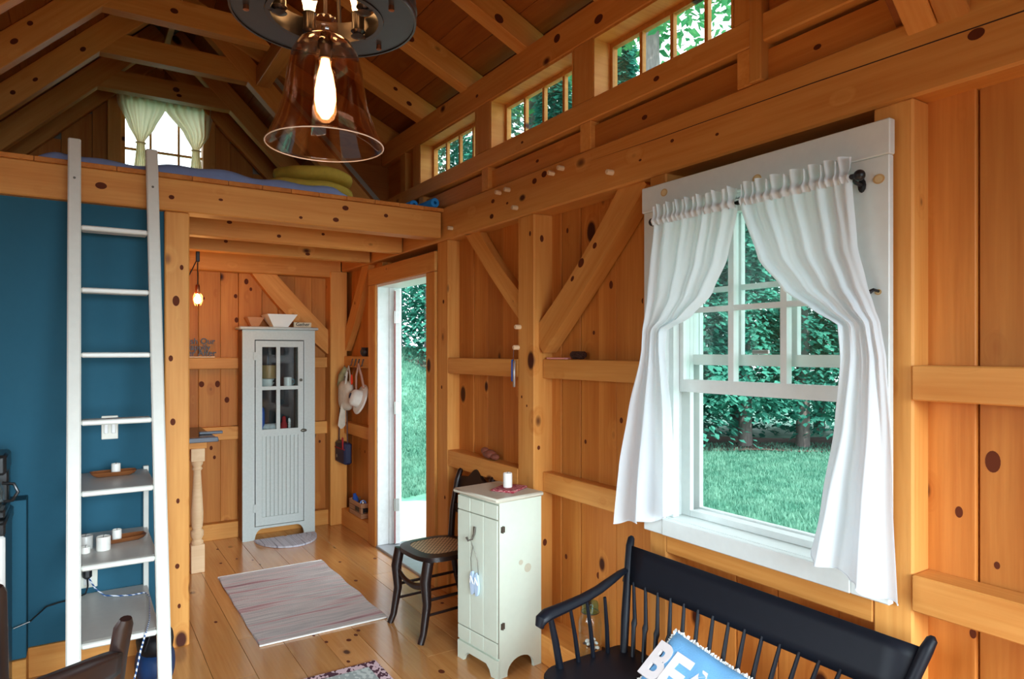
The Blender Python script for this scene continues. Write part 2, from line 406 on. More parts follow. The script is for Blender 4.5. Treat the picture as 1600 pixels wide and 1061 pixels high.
def link(name, me, parent=None, loc=(0, 0, 0), rot=(0, 0, 0)):
    o = bpy.data.objects.new(name, me); COL.objects.link(o)
    o.location = loc; o.rotation_euler = rot
    if parent: o.parent = parent
    return o
def tag(o, label, cat=None, group=None, kind=None):
    o['label'] = label
    if cat: o['category'] = cat
    if group: o['group'] = group
    if kind: o['kind'] = kind
    return o
def thing(name, label, cat, loc=(0, 0, 0), rz=0, group=None):
    return tag(link(name, None, None, loc, (0, 0, rz)), label, cat, group)
def struct(name, label, cat):
    return tag(link(name, None), label, cat, kind='structure')
def dup(root, loc, rz, label):
    r = root.copy(); COL.objects.link(r); r.location = loc; r.rotation_euler = (0, 0, rz); r['label'] = label
    for ch in list(root.children):
        c = ch.copy(); COL.objects.link(c); c.parent = r
        for g in list(ch.children):
            d = g.copy(); COL.objects.link(d); d.parent = c
    return r
def frame(mb, a, b, l, r, bt, tp, ax):
    """picture frame in the plane across axis ax (0: YZ, 1: XZ) from corner a to corner b; members meet without overlap"""
    (x0, y0, z0), (x1, y1, z1) = a, b
    if ax == 0:
        mb.box((x0, y0, z0), (x1, y1, z0 + bt)).box((x0, y0, z1 - tp), (x1, y1, z1)).box((x0, y0, z0 + bt), (x1, y0 + l, z1 - tp)).box((x0, y1 - r, z0 + bt), (x1, y1, z1 - tp))
    else:
        mb.box((x0, y0, z0), (x1, y1, z0 + bt)).box((x0, y0, z1 - tp), (x1, y1, z1)).box((x0, y0, z0 + bt), (x0 + l, y1, z1 - tp)).box((x1 - r, y0, z0 + bt), (x1, y1, z1 - tp))
    return mb
def timber(name, p0, p1, w, h, mat, parent, side=(0, 0, 1), ch=0.004):
    """box timber with its grain (local X) from p0 to p1; w across, h along 'side'"""
    a, b = Vector(p0), Vector(p1); d = b - a; Lh = d.length
    x = d.normalized(); z = Vector(side); z = (z - x * z.dot(x)).normalized(); y = z.cross(x)
    me = MB().box((-Lh / 2, -w / 2, -h / 2), (Lh / 2, w / 2, h / 2), ch).mesh(name, 0); me.materials.append(mat)
    o = link(name, me, parent)
    o.matrix_local = Matrix.Translation((a + b) / 2) @ Matrix((x, y, z)).transposed().to_4x4()
    return o
def tbox(name, a, b, mat, parent, ch=0.004):
    """axis aligned timber, grain along its longest side"""
    d = [abs(b[i] - a[i]) for i in range(3)]; c = [(a[i] + b[i]) / 2 for i in range(3)]
    k = d.index(max(d)); e = [0, 0, 0]; e[k] = d[k] / 2
    p0 = [c[i] - e[i] for i in range(3)]; p1 = [c[i] + e[i] for i in range(3)]
    if k == 2: return timber(name, p0, p1, d[1], d[0], mat, parent, (1, 0, 0), ch)
    if k == 1: return timber(name, p0, p1, d[0], d[2], mat, parent, (0, 0, 1), ch)
    return timber(name, p0, p1, d[1], d[2], mat, parent, (0, 0, 1), ch)
def brace(name, poly, h0, h1, org, ax, bx, mat, parent):
    """prism with local x along the brace"""
    ax = Vector(ax).normalized(); hx = None
    bx = Vector(bx); bx = (bx - ax * bx.dot(ax)).normalized(); hx = ax.cross(bx)
    o = MB().prism(poly, h0, h1).build(name, mat, parent, smooth=30)
    o.matrix_local = Matrix.Translation(org) @ Matrix((ax, bx, hx)).transposed().to_4x4()
    return o
def arc_brace(name, q0, q1, w, bow, normal, thick, mat, parent):
    """curved knee brace between two points; normal is the sweep axis, thick = (h0, h1) along it from q0"""
    a, b = Vector(q0), Vector(q1); ax = (b - a).normalized(); L = (b - a).length; n = Vector(normal); bx = n.cross(ax)
    lo = [(L * t, -w / 2 + bow * 4 * t * (1 - t)) for t in [i / 10 for i in range(11)]]
    hi = [(L * t, w / 2 + bow * 1.2 * t * (1 - t)) for t in [1 - i / 10 for i in range(11)]]
    o = MB().prism(lo + hi, thick[0], thick[1]).build(name, mat, parent, smooth=30)
    o.matrix_local = Matrix.Translation(a) @ Matrix((ax, bx, n)).transposed().to_4x4()
    return o
# ------------------------------------------------------------------ the building
XL, XB, YF, YB = -1.05, 2.14, -1.40, 6.12
XP = 2.0                      # face of the posts on the right wall
def split(a, b, w, jit=0.25):
    out = []; x = a
    while x < b - 1e-6:
        ww = w * random.uniform(1 - jit, 1 + jit); e = x + ww
        if b - e < w * 0.45: e = b
        out.append((x, min(e, b))); x = e
    return out

# floor
floor = struct('floor', 'glossy knotty pine plank floor of the cabin', 'floor')
MB().box((XL - 0.1, YF - 0.1, -0.14), (2.17, YB + 0.08, -0.032)).build('subfloor', PINE_F, floor)
for a, b in split(XL, 2.16, 0.205, 0.1):
    ys = [YF]; y = YF + random.uniform(1.2, 3.4)
    while y < YB - 0.6: ys.append(y); y += random.uniform(2.2, 3.6)
    ys.append(YB)
    for y0, y1 in zip(ys, ys[1:]):
        tbox('plank', (a + 0.0008, y0 + 0.0005, -0.03), (b - 0.0008, y1 - 0.0005, 0), PINE_F, floor, 0.0012)

# right wall: sheathing with openings, boards, timbers
DOOR = (4.17, 5.105, 0.0, 2.11); WIN = (1.15, 1.93, 0.905, 2.14)
CL = [(3.507, 4.304), (2.558, 3.341), (1.614, 2.414)]
wr = struct('wall_right', 'right wall of pine boards in a heavy timber frame', 'wall')
sh = MB()
for y0, y1, z0, z1 in [(YF - 0.1, WIN[0], -0.3, 2.5), (WIN[0], WIN[1], -0.3, WIN[2]), (WIN[0], WIN[1], WIN[3], 2.5), (WIN[1], DOOR[0], -0.3, 2.5),
                       (DOOR[0], DOOR[1], DOOR[3], 2.5), (DOOR[0], DOOR[1], -0.3, -0.04), (DOOR[1], YB + 0.08, -0.3, 2.5)]:
    sh.box((2.15, y0, z0), (2.185, y1, z1))
sh.build('sheathing', SIDING, wr)
def vboards(parent, y0, y1, z0, z1, x, w=0.19):
    for a, b in split(y0, y1, w):
        dx = random.choice((0, 0.006, 0.011))
        tbox('board', (x + dx, a + 0.001, z0), (x + dx + 0.03, b - 0.001, z1), PINE, parent, 0.003)
vboards(wr, 5.105, YB, 0, 2.36, 2.085)
vboards(wr, 3.0, 4.02, 0, 2.36, 2.085, 0.17)
vboards(wr, 1.95, 2.93, 0, 2.36, 2.118, 0.16)
vboards(wr, 1.05, 1.96, 0, 0.85, 2.118, 0.2)
vboards(wr, 0.86, 1.03, 0, 2.36, 2.085, 0.3)
vboards(wr, YF, 0.858, 0, 2.36, 2.085, 0.25)
tbox('plate_beam', (XP, YF, 2.30), (2.15, 5.97, 2.52), PINE_T, wr, 0.008)
for y0, y1 in [(2.888, 3.042), (3.87, 4.02), (0.985, 1.10), (1.945, 2.04)]:
    tbox('post', (XP, y0, 0.0), (2.149, y1, 2.30), PINE_T, wr, 0.006)
tbox('corner_post', (1.895, 5.96, 0), (2.05, 6.115, 2.30), PINE_T, wr, 0.006)
tbox('post', (XP + 0.05, 5.115, 0), (2.149, 5.23, 2.30), PINE_T, wr, 0.004)
for z0, z1 in [(1.432, 1.532), (0.832, 0.936)]:
    tbox('girt', (XP, 3.043, z0), (2.085, 3.869, z1), PINE_T, wr)
    tbox('girt', (2.055, 2.041, z0), (2.118, 2.887, z1), PINE_T, wr)
    tbox('girt', (XP - 0.012, YF, z0), (2.085, 0.984, z1), PINE_T, wr)
    tbox('girt', (2.02, 5.235, z0), (2.085, 5.96, z1), PINE_T, wr)
tbox('subsill', (XP, 1.101, 0.755), (2.11, 1.944, 0.833), PINE_T, wr)
tbox('sill_beam', (1.995, 5.16, 0.0), (2.15, 5.96, 0.15), PINE_T, wr, 0.005)
tbox('sill_beam', (1.955, 1.10, 0.0), (2.15, 2.887, 0.145), PINE_T, wr, 0.005)
tbox('sill_beam', (2.02, 3.043, 0.0), (2.15, 3.869, 0.145), PINE_T, wr, 0.005)
tbox('sill_beam', (2.02, YF, 0.0), (2.15, 0.984, 0.145), PINE_T, wr, 0.005)
# knee braces
arc_brace('brace', (2.0, 2.90, 1.62), (2.0, 2.14, 2.34), 0.15, 0.035, (1, 0, 0), (0.03, 0.115), PINE_T, wr)
arc_brace('brace', (2.0, 3.66, 2.36), (2.0, 3.03, 1.79), 0.13, 0.03, (1, 0, 0), (0.035, 0.085), PINE_T, wr)
arc_brace('brace', (2.0, 5.40, 2.36), (2.0, 6.0, 1.62), 0.13, -0.03, (1, 0, 0), (0.03, 0.085), PINE_T, wr)
for y, z in [(3.804, 2.361), (3.049, 2.355), (3.127, 2.469), (3.221, 2.472), (2.635, 2.475), (2.715, 2.468), (2.271, 2.372), (3.018, 1.705), (3.035, 1.594)]:
    MB().tube([(XP + 0.02, y, z), (XP - 0.03, y, z), (XP - 0.035, y, z)], [0.0125, 0.0125, 0.010], 8).build('peg', TAN, wr)
# clerestory wall above the plate
tbox('clerestory_sill', (XP, 1.0, 2.655), (2.15, 5.0, 2.755), PINE_T, wr, 0.005)
tbox('top_plate', (XP, 1.0, 3.036), (2.15, 5.0, 3.20), PINE_T, wr, 0.005)
for y0, y1 in [(4.304, 4.42), (3.341, 3.507), (2.414, 2.558), (1.52, 1.614)]:
    tbox('clerestory_post', (XP + 0.003, y0, 2.755), (2.149, y1, 3.036), PINE_T, wr)
tbox('clerestory_post', (XP - 0.012, 1.486, 2.52), (2.149, 1.535, 3.2), PINE_T, wr)
tbox('clerestory_post', (XP + 0.003, 4.55, 2.52), (2.149, 4.64, 3.036), PINE_T, wr)
for y0, y1 in [(3.363, 3.44), (2.428, 2.509), (1.537, 1.60), (4.25, 4.32)]:
    tbox('stub_stud', (XP + 0.003, y0, 2.521), (2.149, y1, 2.655), PINE_T, wr)
for y0, y1 in [(1.0, 1.49), (1.60, 2.43), (2.51, 3.365), (3.44, 4.25), (4.32, 5.9)]:
    tbox('panel_board', (2.03, y0, 2.521), (2.055, y1, 2.635), PINE, wr, 0.002)
for z0, z1 in [(2.757, 2.86), (2.865, 2.99), (2.995, 3.20)]:
    tbox('panel_board', (2.03, 1.0, z0), (2.055, 1.485, z1), PINE, wr, 0.002)
tbox('panel_board', (2.06, 4.42, 2.757), (2.09, 5.02, 3.04), PINE, wr, 0.002)
MB().box((2.15, 0.95, 2.5), (2.175, 5.05, 2.655)).box((2.15, 0.95, 2.5), (2.175, 1.55, 3.3)).box((2.15, 4.4, 2.5), (2.175, 5.05, 3.3)).build('clerestory_sheathing', SIDING, wr)

# back wall with gable
wb_ = struct('wall_back', 'back wall of vertical knotty pine boards with a gable', 'wall')
RID, RZ = 0.54, 3.89                      # ridge line of the rafter undersides
def roof_z(x): return RZ - abs(x - RID) + 0.19
GW = (0.25, 0.90, 2.80, 3.60)
sb = MB()
for x0, x1, z0, z1 in [(XL - 0.1, GW[0], -0.3, 2.9), (GW[0], GW[1], -0.3, GW[2]), (GW[1], 2.185, -0.3, 2.9)]:
    sb.box((x0, 6.15, z0), (x1, 6.185, z1))
sb.prism([(XL, 2.9), (GW[0], 2.9), (GW[0], roof_z(GW[0]) + 0.02), (XL + 0.2, 2.9)], 6.15, 6.185, lambda a, b, h: (a, h, b))
sb.prism([(GW[1], 2.9), (2.0, 2.9), (GW[1], roof_z(GW[1]) + 0.02)], 6.15, 6.185, lambda a, b, h: (a, h, b))
sb.prism([(GW[0], GW[3]), (GW[1], GW[3]), (GW[1], roof_z(GW[1]) + 0.02), (RID, roof_z(RID) + 0.02), (GW[0], roof_z(GW[0]) + 0.02)], 6.15, 6.185, lambda a, b, h: (a, h, b))
sb.build('gable_sheathing', SIDING, wb_)
for a, b in split(0.45, 2.09, 0.18):
    dy = random.choice((0, 0.006, 0.011)); tbox('board', (a + 0.001, 6.11 + dy, 0), (b - 0.001, 6.14 + dy, 2.30), PINE, wb_, 0.003)
for a, b in split(XL, GW[0] - 0.02, 0.19) + split(GW[1] + 0.02, 2.1, 0.19):
    dy = random.choice((0, 0.006, 0.011)); zt = min(roof_z(a), roof_z(b))
    if zt > 2.6: tbox('board', (a + 0.001, 6.11 + dy, 2.5), (b - 0.001, 6.14 + dy, zt), PINE, wb_, 0.003)
for a, b in split(GW[0] - 0.02, GW[1] + 0.02, 0.17):
    tbox('board', (a + 0.001, 6.11, 3.62), (b - 0.001, 6.14, min(roof_z(a), roof_z(b))), PINE, wb_, 0.003)
    tbox('board', (a + 0.001, 6.11, 2.5), (b - 0.001, 6.14, 2.79), PINE, wb_, 0.003)
tbox('wall_beam', (0.40, 5.975, 2.245), (1.999, 6.109, 2.484), PINE_T, wb_, 0.006)
for z0, z1 in [(1.428, 1.522), (0.828, 0.94)]:
    tbox('girt', (0.49, 6.05, z0), (1.894, 6.11, z1), PINE_T, wb_)
arc_brace('brace', (1.955, 6.03, 1.60), (1.29, 6.03, 2.30), 0.155, -0.03, (0, 1, 0), (0.0, 0.075), PINE_T, wb_)
bb = tbox('baseboard_back', (0.45, 6.03, 0.0), (1.995, 6.11, 0.135), PINE_T, None)
tag(bb, 'pine baseboard along the foot of the back wall', 'baseboard', kind='structure')
for x in (0.235, 0.915):
    tbox('window_stud', (x - 0.06, 6.06, 2.5), (x + 0.035, 6.11, 3.72), PINE_T, wb_)

# blue partition under the loft
wp = MB().box((XL, 3.985, 0), (0.372, 4.06, 2.315)).build('wall_partition', BLUEW, smooth=0)
tag(wp, 'blue painted partition wall under the loft behind the ladder', 'wall', kind='structure')
bp_ = tbox('baseboard_partition', (-0.212, 3.965, 0), (0.372, 3.985, 0.143), PINE_T, None, 0.002)
tag(bp_, 'brown wooden baseboard at the foot of the blue wall', 'baseboard', kind='structure')
ledge = struct('wall_ledge', 'low dark blue boxed ledge in the corner beside the white refrigerator', 'wall')
MB().box((XL, 3.85, 0.143), (-0.213, 3.984, 0.88), 0.003).build('ledge_box', BLUEW, ledge, smooth=0)
tbox('ledge_baseboard', (XL, 3.835, 0), (-0.2125, 3.984, 0.142), PINE_T, ledge, 0.002)
wi = MB().box((0.42, 4.06, 0), (0.48, 6.10, 2.245)).build('wall_alcove', PINE, smooth=0)
tag(wi, 'pine side wall closing the entry alcove behind the loft post', 'wall', kind='structure')

# loft
lf = struct('floor_loft', 'sleeping loft of pine joists and boards on a heavy front beam', 'loft')
tbox('loft_beam', (XL, 3.93, 2.315), (1.985, 4.06, 2.485), PINE_T, lf, 0.006)
tbox('loft_post', (0.372, 3.945, 0), (0.49, 4.07, 2.314), PINE_T, lf, 0.006)
for y in (4.62, 5.27): tbox('joist', (0.30, y - 0.045, 2.30), (1.99, y + 0.045, 2.485), PINE_T, lf)
for a, b in split(XL, 2.0, 0.17, 0.1):
    tbox('loft_board', (a + 0.001, 3.925, 2.486), (b - 0.001, 6.10, 2.51), PINE, lf, 0.002)

# left and front walls (out of view, with the windows that light the room)
LW = (0.6, 2.1, 0.95, 2.15)
wl_ = struct('wall_left', 'left wall of pine boards behind the camera side', 'wall')
m = MB()
for y0, y1, z0, z1 in [(YF - 0.1, LW[0], 0, 2.6), (LW[0], LW[1], 0, LW[2]), (LW[0], LW[1], LW[3], 2.6), (LW[1], YB + 0.06, 0, 2.6)]:
    m.box((XL - 0.06, y0, z0), (XL, y1, z1))
m.build('left_panel', PINE, wl_, smooth=0)
wf = struct('wall_front', 'front wall of pine boards behind the camera', 'wall')
FW = (-0.55, 1.65, 0.70, 2.40)
m = MB()
for x0, x1, z0, z1 in [(XL - 0.06, FW[0], 0, 2.6), (FW[0], FW[1], 0, FW[2]), (FW[0], FW[1], FW[3], 2.6), (FW[1], 2.185, 0, 2.6)]:
    m.box((x0, YF - 0.06, z0), (x1, YF, z1))
m.prism([(XL, 2.6), (2.15, 2.6), (RID, roof_z(RID) + 0.02)], YF - 0.06, YF, lambda a, b, h: (a, h, b))
m.build('front_panel', PINE, wf, smooth=0)

bounce_slab = MB().box((XL - 9, YF - 9, -0.25), (2.18, YF - 0.11, -0.2)).box((XL - 9, YF - 0.109, -0.25), (XL - 0.11, 6.2, -0.2)).build('floor_bounce_slab', plain('absorber', rgb(62, 58, 56), 0.9), smooth=0)  # unseen dark ground, added to stop light bouncing up onto the ceiling
tag(bounce_slab, 'dark asphalt driveway added unseen outside the front and left walls to cut upward bounce light', 'slab', kind='structure')
# ceiling: rafters, collar ties, roof boards
ce = struct('ceiling', 'open pine ceiling with rafters, collar ties and roof boards', 'ceiling')
S2 = math.sqrt(0.5)
RH = 0.135
def rafter(xa, za, xb, zb, y, w=0.085, name='rafter'):
    """underside from (xa,za) to (xb,zb)"""
    d = Vector((xb - xa, 0, zb - za)).normalized(); n = Vector((-d.z, 0, d.x));
    if n.z < 0: n = -n
    o = n * (RH / 2)
    timber(name, (xa + o.x, y, za + o.z), (xb + o.x, y, zb + o.z), w, RH, PINE_T, ce, n, 0.004)
RY = [5.60, 4.95, 4.30, 3.65, 3.00, 2.35, 1.70, 1.05, 0.40, -0.25, -0.90]
for y in RY:
    rafter(XL, RZ - (RID - XL), RID, RZ, y)
    if y > 4.9 or y < 0.9: rafter(RID, RZ, 2.08, RZ - (2.08 - RID), y)
    if 1.2 < y < 5.0 : rafter(RID, RZ - 0.06, 2.13, 3.19 + 0.436 * (2.0 - 2.13), y, 0.095, 'dormer_rafter')
    if y > 4.0 or y < 0.9:
        brace('collar_tie', [(-0.44, 0), (0.44, 0), (0.30, 0.14), (-0.30, 0.14)], -0.042, 0.040, (RID, y, 3.45), (1, 0, 0), (0, 0, 1), PINE_T, ce)
for y in (0.92, 1.003): rafter(RID, RZ, 2.04, RZ - (2.04 - RID) + 0.05, y - 0.041, 0.08)
rafter(RID, RZ, 2.08, RZ - (2.08 - RID), 6.06, 0.06)
rafter(XL, RZ - (RID - XL), RID, RZ, 6.06, 0.06)
tbox('purlin', (1.03, 4.02, 3.43), (1.12, 4.90, 3.56), PINE_T, ce)
tbox('ridge_board', (RID - 0.02, YF, RZ - 0.04), (RID + 0.02, 6.1, RZ + 0.2), PINE_T, ce)
def roof_boards(xa, za, xb, zb, y0, y1, w):
    a, b = Vector((xa, 0, za)), Vector((xb, 0, zb)); L = (b - a).length; d = (b - a) / L
    n = Vector((-d.z, 0, d.x));
    if n.z < 0: n = -n
    for s0, s1 in split(0, L, w, 0.15):
        c = a + d * ((s0 + s1) / 2) + n * (RH + 0.013 + random.choice((0, 0.003)))
        timber('roof_board', (c.x, y0, c.z), (c.x, y1, c.z), s1 - s0 - 0.002, 0.024, PINE_R, ce, n, 0.002)
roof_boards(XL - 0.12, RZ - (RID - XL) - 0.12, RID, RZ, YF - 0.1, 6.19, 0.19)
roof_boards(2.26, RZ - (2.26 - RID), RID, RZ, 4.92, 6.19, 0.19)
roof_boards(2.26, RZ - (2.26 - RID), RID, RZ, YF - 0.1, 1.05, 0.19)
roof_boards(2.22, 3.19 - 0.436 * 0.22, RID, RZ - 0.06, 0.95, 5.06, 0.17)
# outer roof skins above the boards
def skin(xa, za, xb, zb, y0, y1):
    MB().prism([(xa, za + 0.24), (xb, zb + 0.24), (xb, zb + 0.30), (xa, za + 0.30)], y0, y1, lambda a, b, h: (a, h, b)).build('roof_deck', SIDING, ce, smooth=0)
skin(XL - 0.35, RZ - (RID - XL + 0.35), RID + 0.04, RZ + 0.04, YF - 0.3, 6.45)
skin(2.45, RZ - (2.45 - RID), RID - 0.04, RZ + 0.04, 4.96, 6.45)
skin(2.45, RZ - (2.45 - RID), RID - 0.04, RZ + 0.04, YF - 0.3, 1.08)
skin(2.23, 3.19 - 0.436 * 0.23, RID - 0.04, RZ - 0.04, 0.93, 5.08)
MB().box((RID - 0.15, YF - 0.3, RZ + 0.28), (RID + 0.15, 6.45, RZ + 0.36)).build('ridge_cap', SIDING, ce, smooth=0)
# dormer cheeks
for y in (5.03, 1.03):
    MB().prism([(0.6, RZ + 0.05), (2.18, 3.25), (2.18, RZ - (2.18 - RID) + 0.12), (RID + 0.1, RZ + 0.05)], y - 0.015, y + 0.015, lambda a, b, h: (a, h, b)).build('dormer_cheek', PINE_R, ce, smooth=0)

# ------------------------------------------------------------------ windows and door
w1 = struct('window_1', 'big white sash window with white pine casing, raised lower sash', 'window')
m = MB().box((1.953, 1.026, 2.142), (1.982, 2.037, 2.245), 0.003).build('casing_head', WHITE, w1, smooth=0)
for c in ((1.03, 1.147), (1.925, 2.03)):
    cs = MB().box((1.958, c[0], 0.838), (1.982, c[1], 2.142), 0.003).build('casing_side', WHITE, w1, smooth=0)
KNOT = plain('painted_knot', rgb(214, 190, 140), 0.5, noise=0.1)
KNOT2 = plain('knot_ring', rgb(196, 160, 105), 0.5, noise=0.1)
def knot(parent, fn, a, b, r, ax):
    mk = MB(); mk.prism([(a + r * math.cos(i * PI / 8), b + r * 0.85 * math.sin(i * PI / 8)) for i in range(16)], 0, 0.0012, fn); mk.build('knot', KNOT2, parent)
    mk = MB(); mk.prism([(a + 0.7 * r * math.cos(i * PI / 8), b + 0.6 * r * math.sin(i * PI / 8)) for i in range(16)], 0.0012, 0.0018, fn); mk.build('knot', KNOT, parent)
for y, z, r in [(1.91, 2.205, 0.018), (1.475, 2.165, 0.018)]: knot(w1, lambda a, b, h: (1.953 - h, a, b), y, z, r, 0)
for y, z, r in [(1.06, 2.075, 0.017), (1.062, 1.745, 0.010)]: knot(w1, lambda a, b, h: (1.958 - h, a, b), y, z, r, 0)
MB().box((1.955, 1.147, 0.838), (1.984, 1.925, 0.903), 0.003).build('apron', WHITE, w1, smooth=0)
frame(MB(), (1.9825, 1.133, 0.88), (2.20, 1.944, 2.16), 0.017, 0.014, 0.025, 0.02, 0).build('jamb', WHITE, w1, smooth=0)
MB().box((2.0, 1.905, 0.906), (2.032, 1.9295, 2.139)).box((2.0, 1.1505, 0.906), (2.032, 1.175, 2.139)).box((2.0735, 1.885, 0.906), (2.094, 1.9295, 2.139)).box((2.0735, 1.1505, 0.906), (2.094, 1.195, 2.139)).box((2.0735, 1.196, 0.906), (2.126, 1.884, 0.93)).build('stop', WHITE, w1, smooth=0)
frame(MB(), (2.128, 1.151, 0.906), (2.15, 1.929, 2.139), 0.045, 0.045, 0.03, 0.03, 0).build('screen_frame', WHITE, w1, smooth=0)
def sash(nm, x0, x1, zb, zt, rail, hb, vm):
    s_ = frame(MB(), (x0, 1.152, zb), (x1, 1.928, zt), 0.043, 0.043, rail, 0.045, 0).build(nm, WHITE, w1, smooth=0)
    for y in vm: MB().box((x0 + 0.004, y - 0.0125, zb + rail), (x1 - 0.004, y + 0.0125, zt - 0.045)).build('muntin', WHITE, s_, smooth=0)
    MB().box((x0 + 0.005, 1.195, hb - 0.010), (x1 - 0.005, 1.885, hb + 0.010)).build('muntin', WHITE, s_, smooth=0)
    xm = (x0 + x1) / 2
    ys = [1.195] + sorted(vm) + [1.885]; zs = [zb + rail, hb, zt - 0.045]
    for ya, yb in zip(ys, ys[1:]):
        for za, zb2 in zip(zs, zs[1:]):
            MB().box((xm - 0.002, ya, za), (xm + 0.002, yb, zb2)).build('pane', PANE, s_, smooth=0)
    return s_
s1 = sash('sash', 2.035, 2.072, 1.41, 2.135, 0.05, 1.735, [1.655, 1.433])
s2 = sash('sash', 2.095, 2.125, 1.518, 2.138, 0.042, 1.815, [1.668, 1.433])
MB().box((2.088, 1.53, 1.562), (2.10, 1.60, 1.578), 0.003).build('sash_lock', STEEL, s2)

# clerestory windows
for k, (y0, y1) in enumerate(CL):
    w = struct('window_%d' % (k + 2), ['clerestory window nearest the back wall, above the blue foam tubes', 'middle clerestory window of the row of three under the roof', 'clerestory window nearest the camera, above the big curtained window'][k], 'window')
    frame(MB(), (2.10, y0, 2.755), (2.13, y1, 3.036), 0.03, 0.03, 0.03, 0.036, 0).build('sash', PINE_T, w, smooth=0)
    MB().box((2.004, y1 - 0.012, 2.757), (2.10, y1 - 0.001, 3.034)).box((2.004, y0 + 0.001, 2.757), (2.10, y0 + 0.012, 3.034)).box((2.004, y0 + 0.0125, 3.024), (2.0995, y1 - 0.0125, 3.0355)).build('reveal', PINE_T, w, smooth=0)
    n = 4
    for i in range(n):
        a = y0 + 0.03 + (y1 - y0 - 0.06) * i / n; b = y0 + 0.03 + (y1 - y0 - 0.06) * (i + 1) / n
        MB().box((2.112, a, 2.785), (2.116, b, 3.0)).build('pane', PANE, w, smooth=0)
        if i: MB().box((2.104, a - 0.009, 2.785), (2.126, a + 0.009, 3.0)).build('muntin', PINE_T, w, smooth=0)
# gable window
w = struct('window_5', 'small gable window above the loft bed', 'window')
x0, x1, z0, z1 = GW
frame(MB(), (x0, 6.08, z0), (x1, 6.18, z1), 0.045, 0.045, 0.04, 0.05, 1).build('sash', PINE_T, w, smooth=0)
xs = [x0 + 0.045, 0.475, 0.68, x1 - 0.045]; zs = [z0 + 0.04, 3.19, z1 - 0.05]
for a, b in zip(xs, xs[1:]):
    for c, d in zip(zs, zs[1:]): MB().box((a, 6.13, c), (b, 6.134, d)).build('pane', PANE, w, smooth=0)
for a in xs[1:3]: MB().box((a - 0.008, 6.12, z0), (a + 0.008, 6.145, z1)).build('muntin', PINE_T, w, smooth=0)
MB().box((x0, 6.121, 3.182), (x1, 6.144, 3.198)).build('muntin', PINE_T, w, smooth=0)

# door
dr = struct('door_1', 'open white entry door with pine casing and steel hinges', 'door')
tbox('casing', (1.985, 5.105, 0), (2.06, 5.26, 2.11), PINE_T, dr)
tbox('casing', (1.985, 4.03, 0), (2.06, 4.165, 2.11), PINE_T, dr)
tbox('casing', (1.985, 4.03, 2.112), (2.06, 5.26, 2.245), PINE_T, dr)
MB().box((2.0, 5.085, 0.02), (2.095, 5.108, 2.11)).box((2.0, 4.16, 0.02), (2.2, 4.18, 2.11)).box((2.001, 4.181, 2.09), (2.2, 5.084, 2.111)).box((2.0955, 5.075, 0.02), (2.2, 5.1, 2.089)).build('jamb', DOORW, dr, smooth=0)
MB().box((1.99, 4.165, -0.01), (2.26, 5.10, 0.018), 0.004).build('threshold', THRESH, dr, smooth=0)
leaf = MB().box((0, 0, 0.025), (0.045, 0.86, 2.07), 0.002).build('door_leaf', DOORW, dr, (2.125, 5.035, 0), (0, 0, -0.25), smooth=0)
MB().box((-0.002, -0.003, 0.03), (0.006, 0.004, 2.06)).build('weatherstrip', DOORR, leaf, smooth=0)
for z in (1.80, 1.07, 0.29):
    h = MB().box((0.004, -0.006, z), (0.034, 0.0, z + 0.1)).cyl((-0.004, -0.004, z), (-0.004, -0.004, z + 0.1), 0.006, 8).build('hinge', STEEL, leaf)
# ------------------------------------------------------------------ ladder shelf against the loft
t = thing('ladder', 'white painted ladder with shelf treads leaning against the loft beam', 'ladder', (0.14, 3.2, 0))
def lad_y(z): return 0.0 + 0.262 * z            # front line, local
for x in (-0.165, 0.165):
    w_ = 0.028
    a, b = Vector((x, 0.0, 0.0)), Vector((x, lad_y(2.60), 2.60))
    timber('stile', a, b, 0.054, 0.045, LADDERW, t, (0, 1, 0), 0.006)
for k in range(7):
    z = 2.16 - 0.301 * k; y = lad_y(z)
    if k < 4: MB().box((-0.138, y - 0.02, z - 0.014), (0.138, y + 0.07, z + 0.010), 0.006).build('rung', LADDERW, t)
    else:
        MB().box((-0.138, y + 0.02, z - 0.010), (0.15, 0.765, z + 0.008), 0.002).build('shelf', SHELFG, t, smooth=0)
        MB().box((-0.138, y - 0.02, z - 0.014), (0.138, y + 0.02, z + 0.010), 0.006).build('rung', LADDERW, t)
for x in (-0.15, 0.145): MB().box((x - 0.012, 0.74, 0), (x + 0.012, 0.765, 0.98), 0.002).build('rear_leg', LADDERW, t, smooth=0)
for x in (-0.165, 0.165): MB().cyl((x, lad_y(2.40) - 0.026, 2.40), (x, lad_y(2.40) - 0.02, 2.40), 0.006, 8).build('screw', NICKEL, t)

SZ = {4: 2.16 - 1.204 + 0.008, 5: 2.16 - 1.505 + 0.008, 6: 2.16 - 1.806 + 0.008}
def tray(loc, L, rz, label):
    o = MB()
    prof = lambda s: 0.03 * (1 - 0.25 * abs(s))
    n = 14
    def top(u, v):
        s = 2 * u - 1; tt = 2 * v - 1
        return (s * L / 2, tt * 0.042 * (1 - 0.35 * abs(s) ** 4), 0.006 + 0.018 * max(abs(s) ** 6, abs(tt) ** 4))
    o.grid(16, 8, top)
    o.grid(16, 8, lambda u, v: ((2 * u - 1) * L / 2 * 1.03, (2 * v - 1) * 0.046 * (1 - 0.35 * abs(2 * u - 1) ** 4), 0.026 * max(abs(2 * u - 1) ** 6, abs(2 * v - 1) ** 4)))
    o = o.build('wooden_tray', TRAY, None, loc, (0, 0, rz)); return tag(o, label, 'tray', 'wooden trays on the ladder shelves')
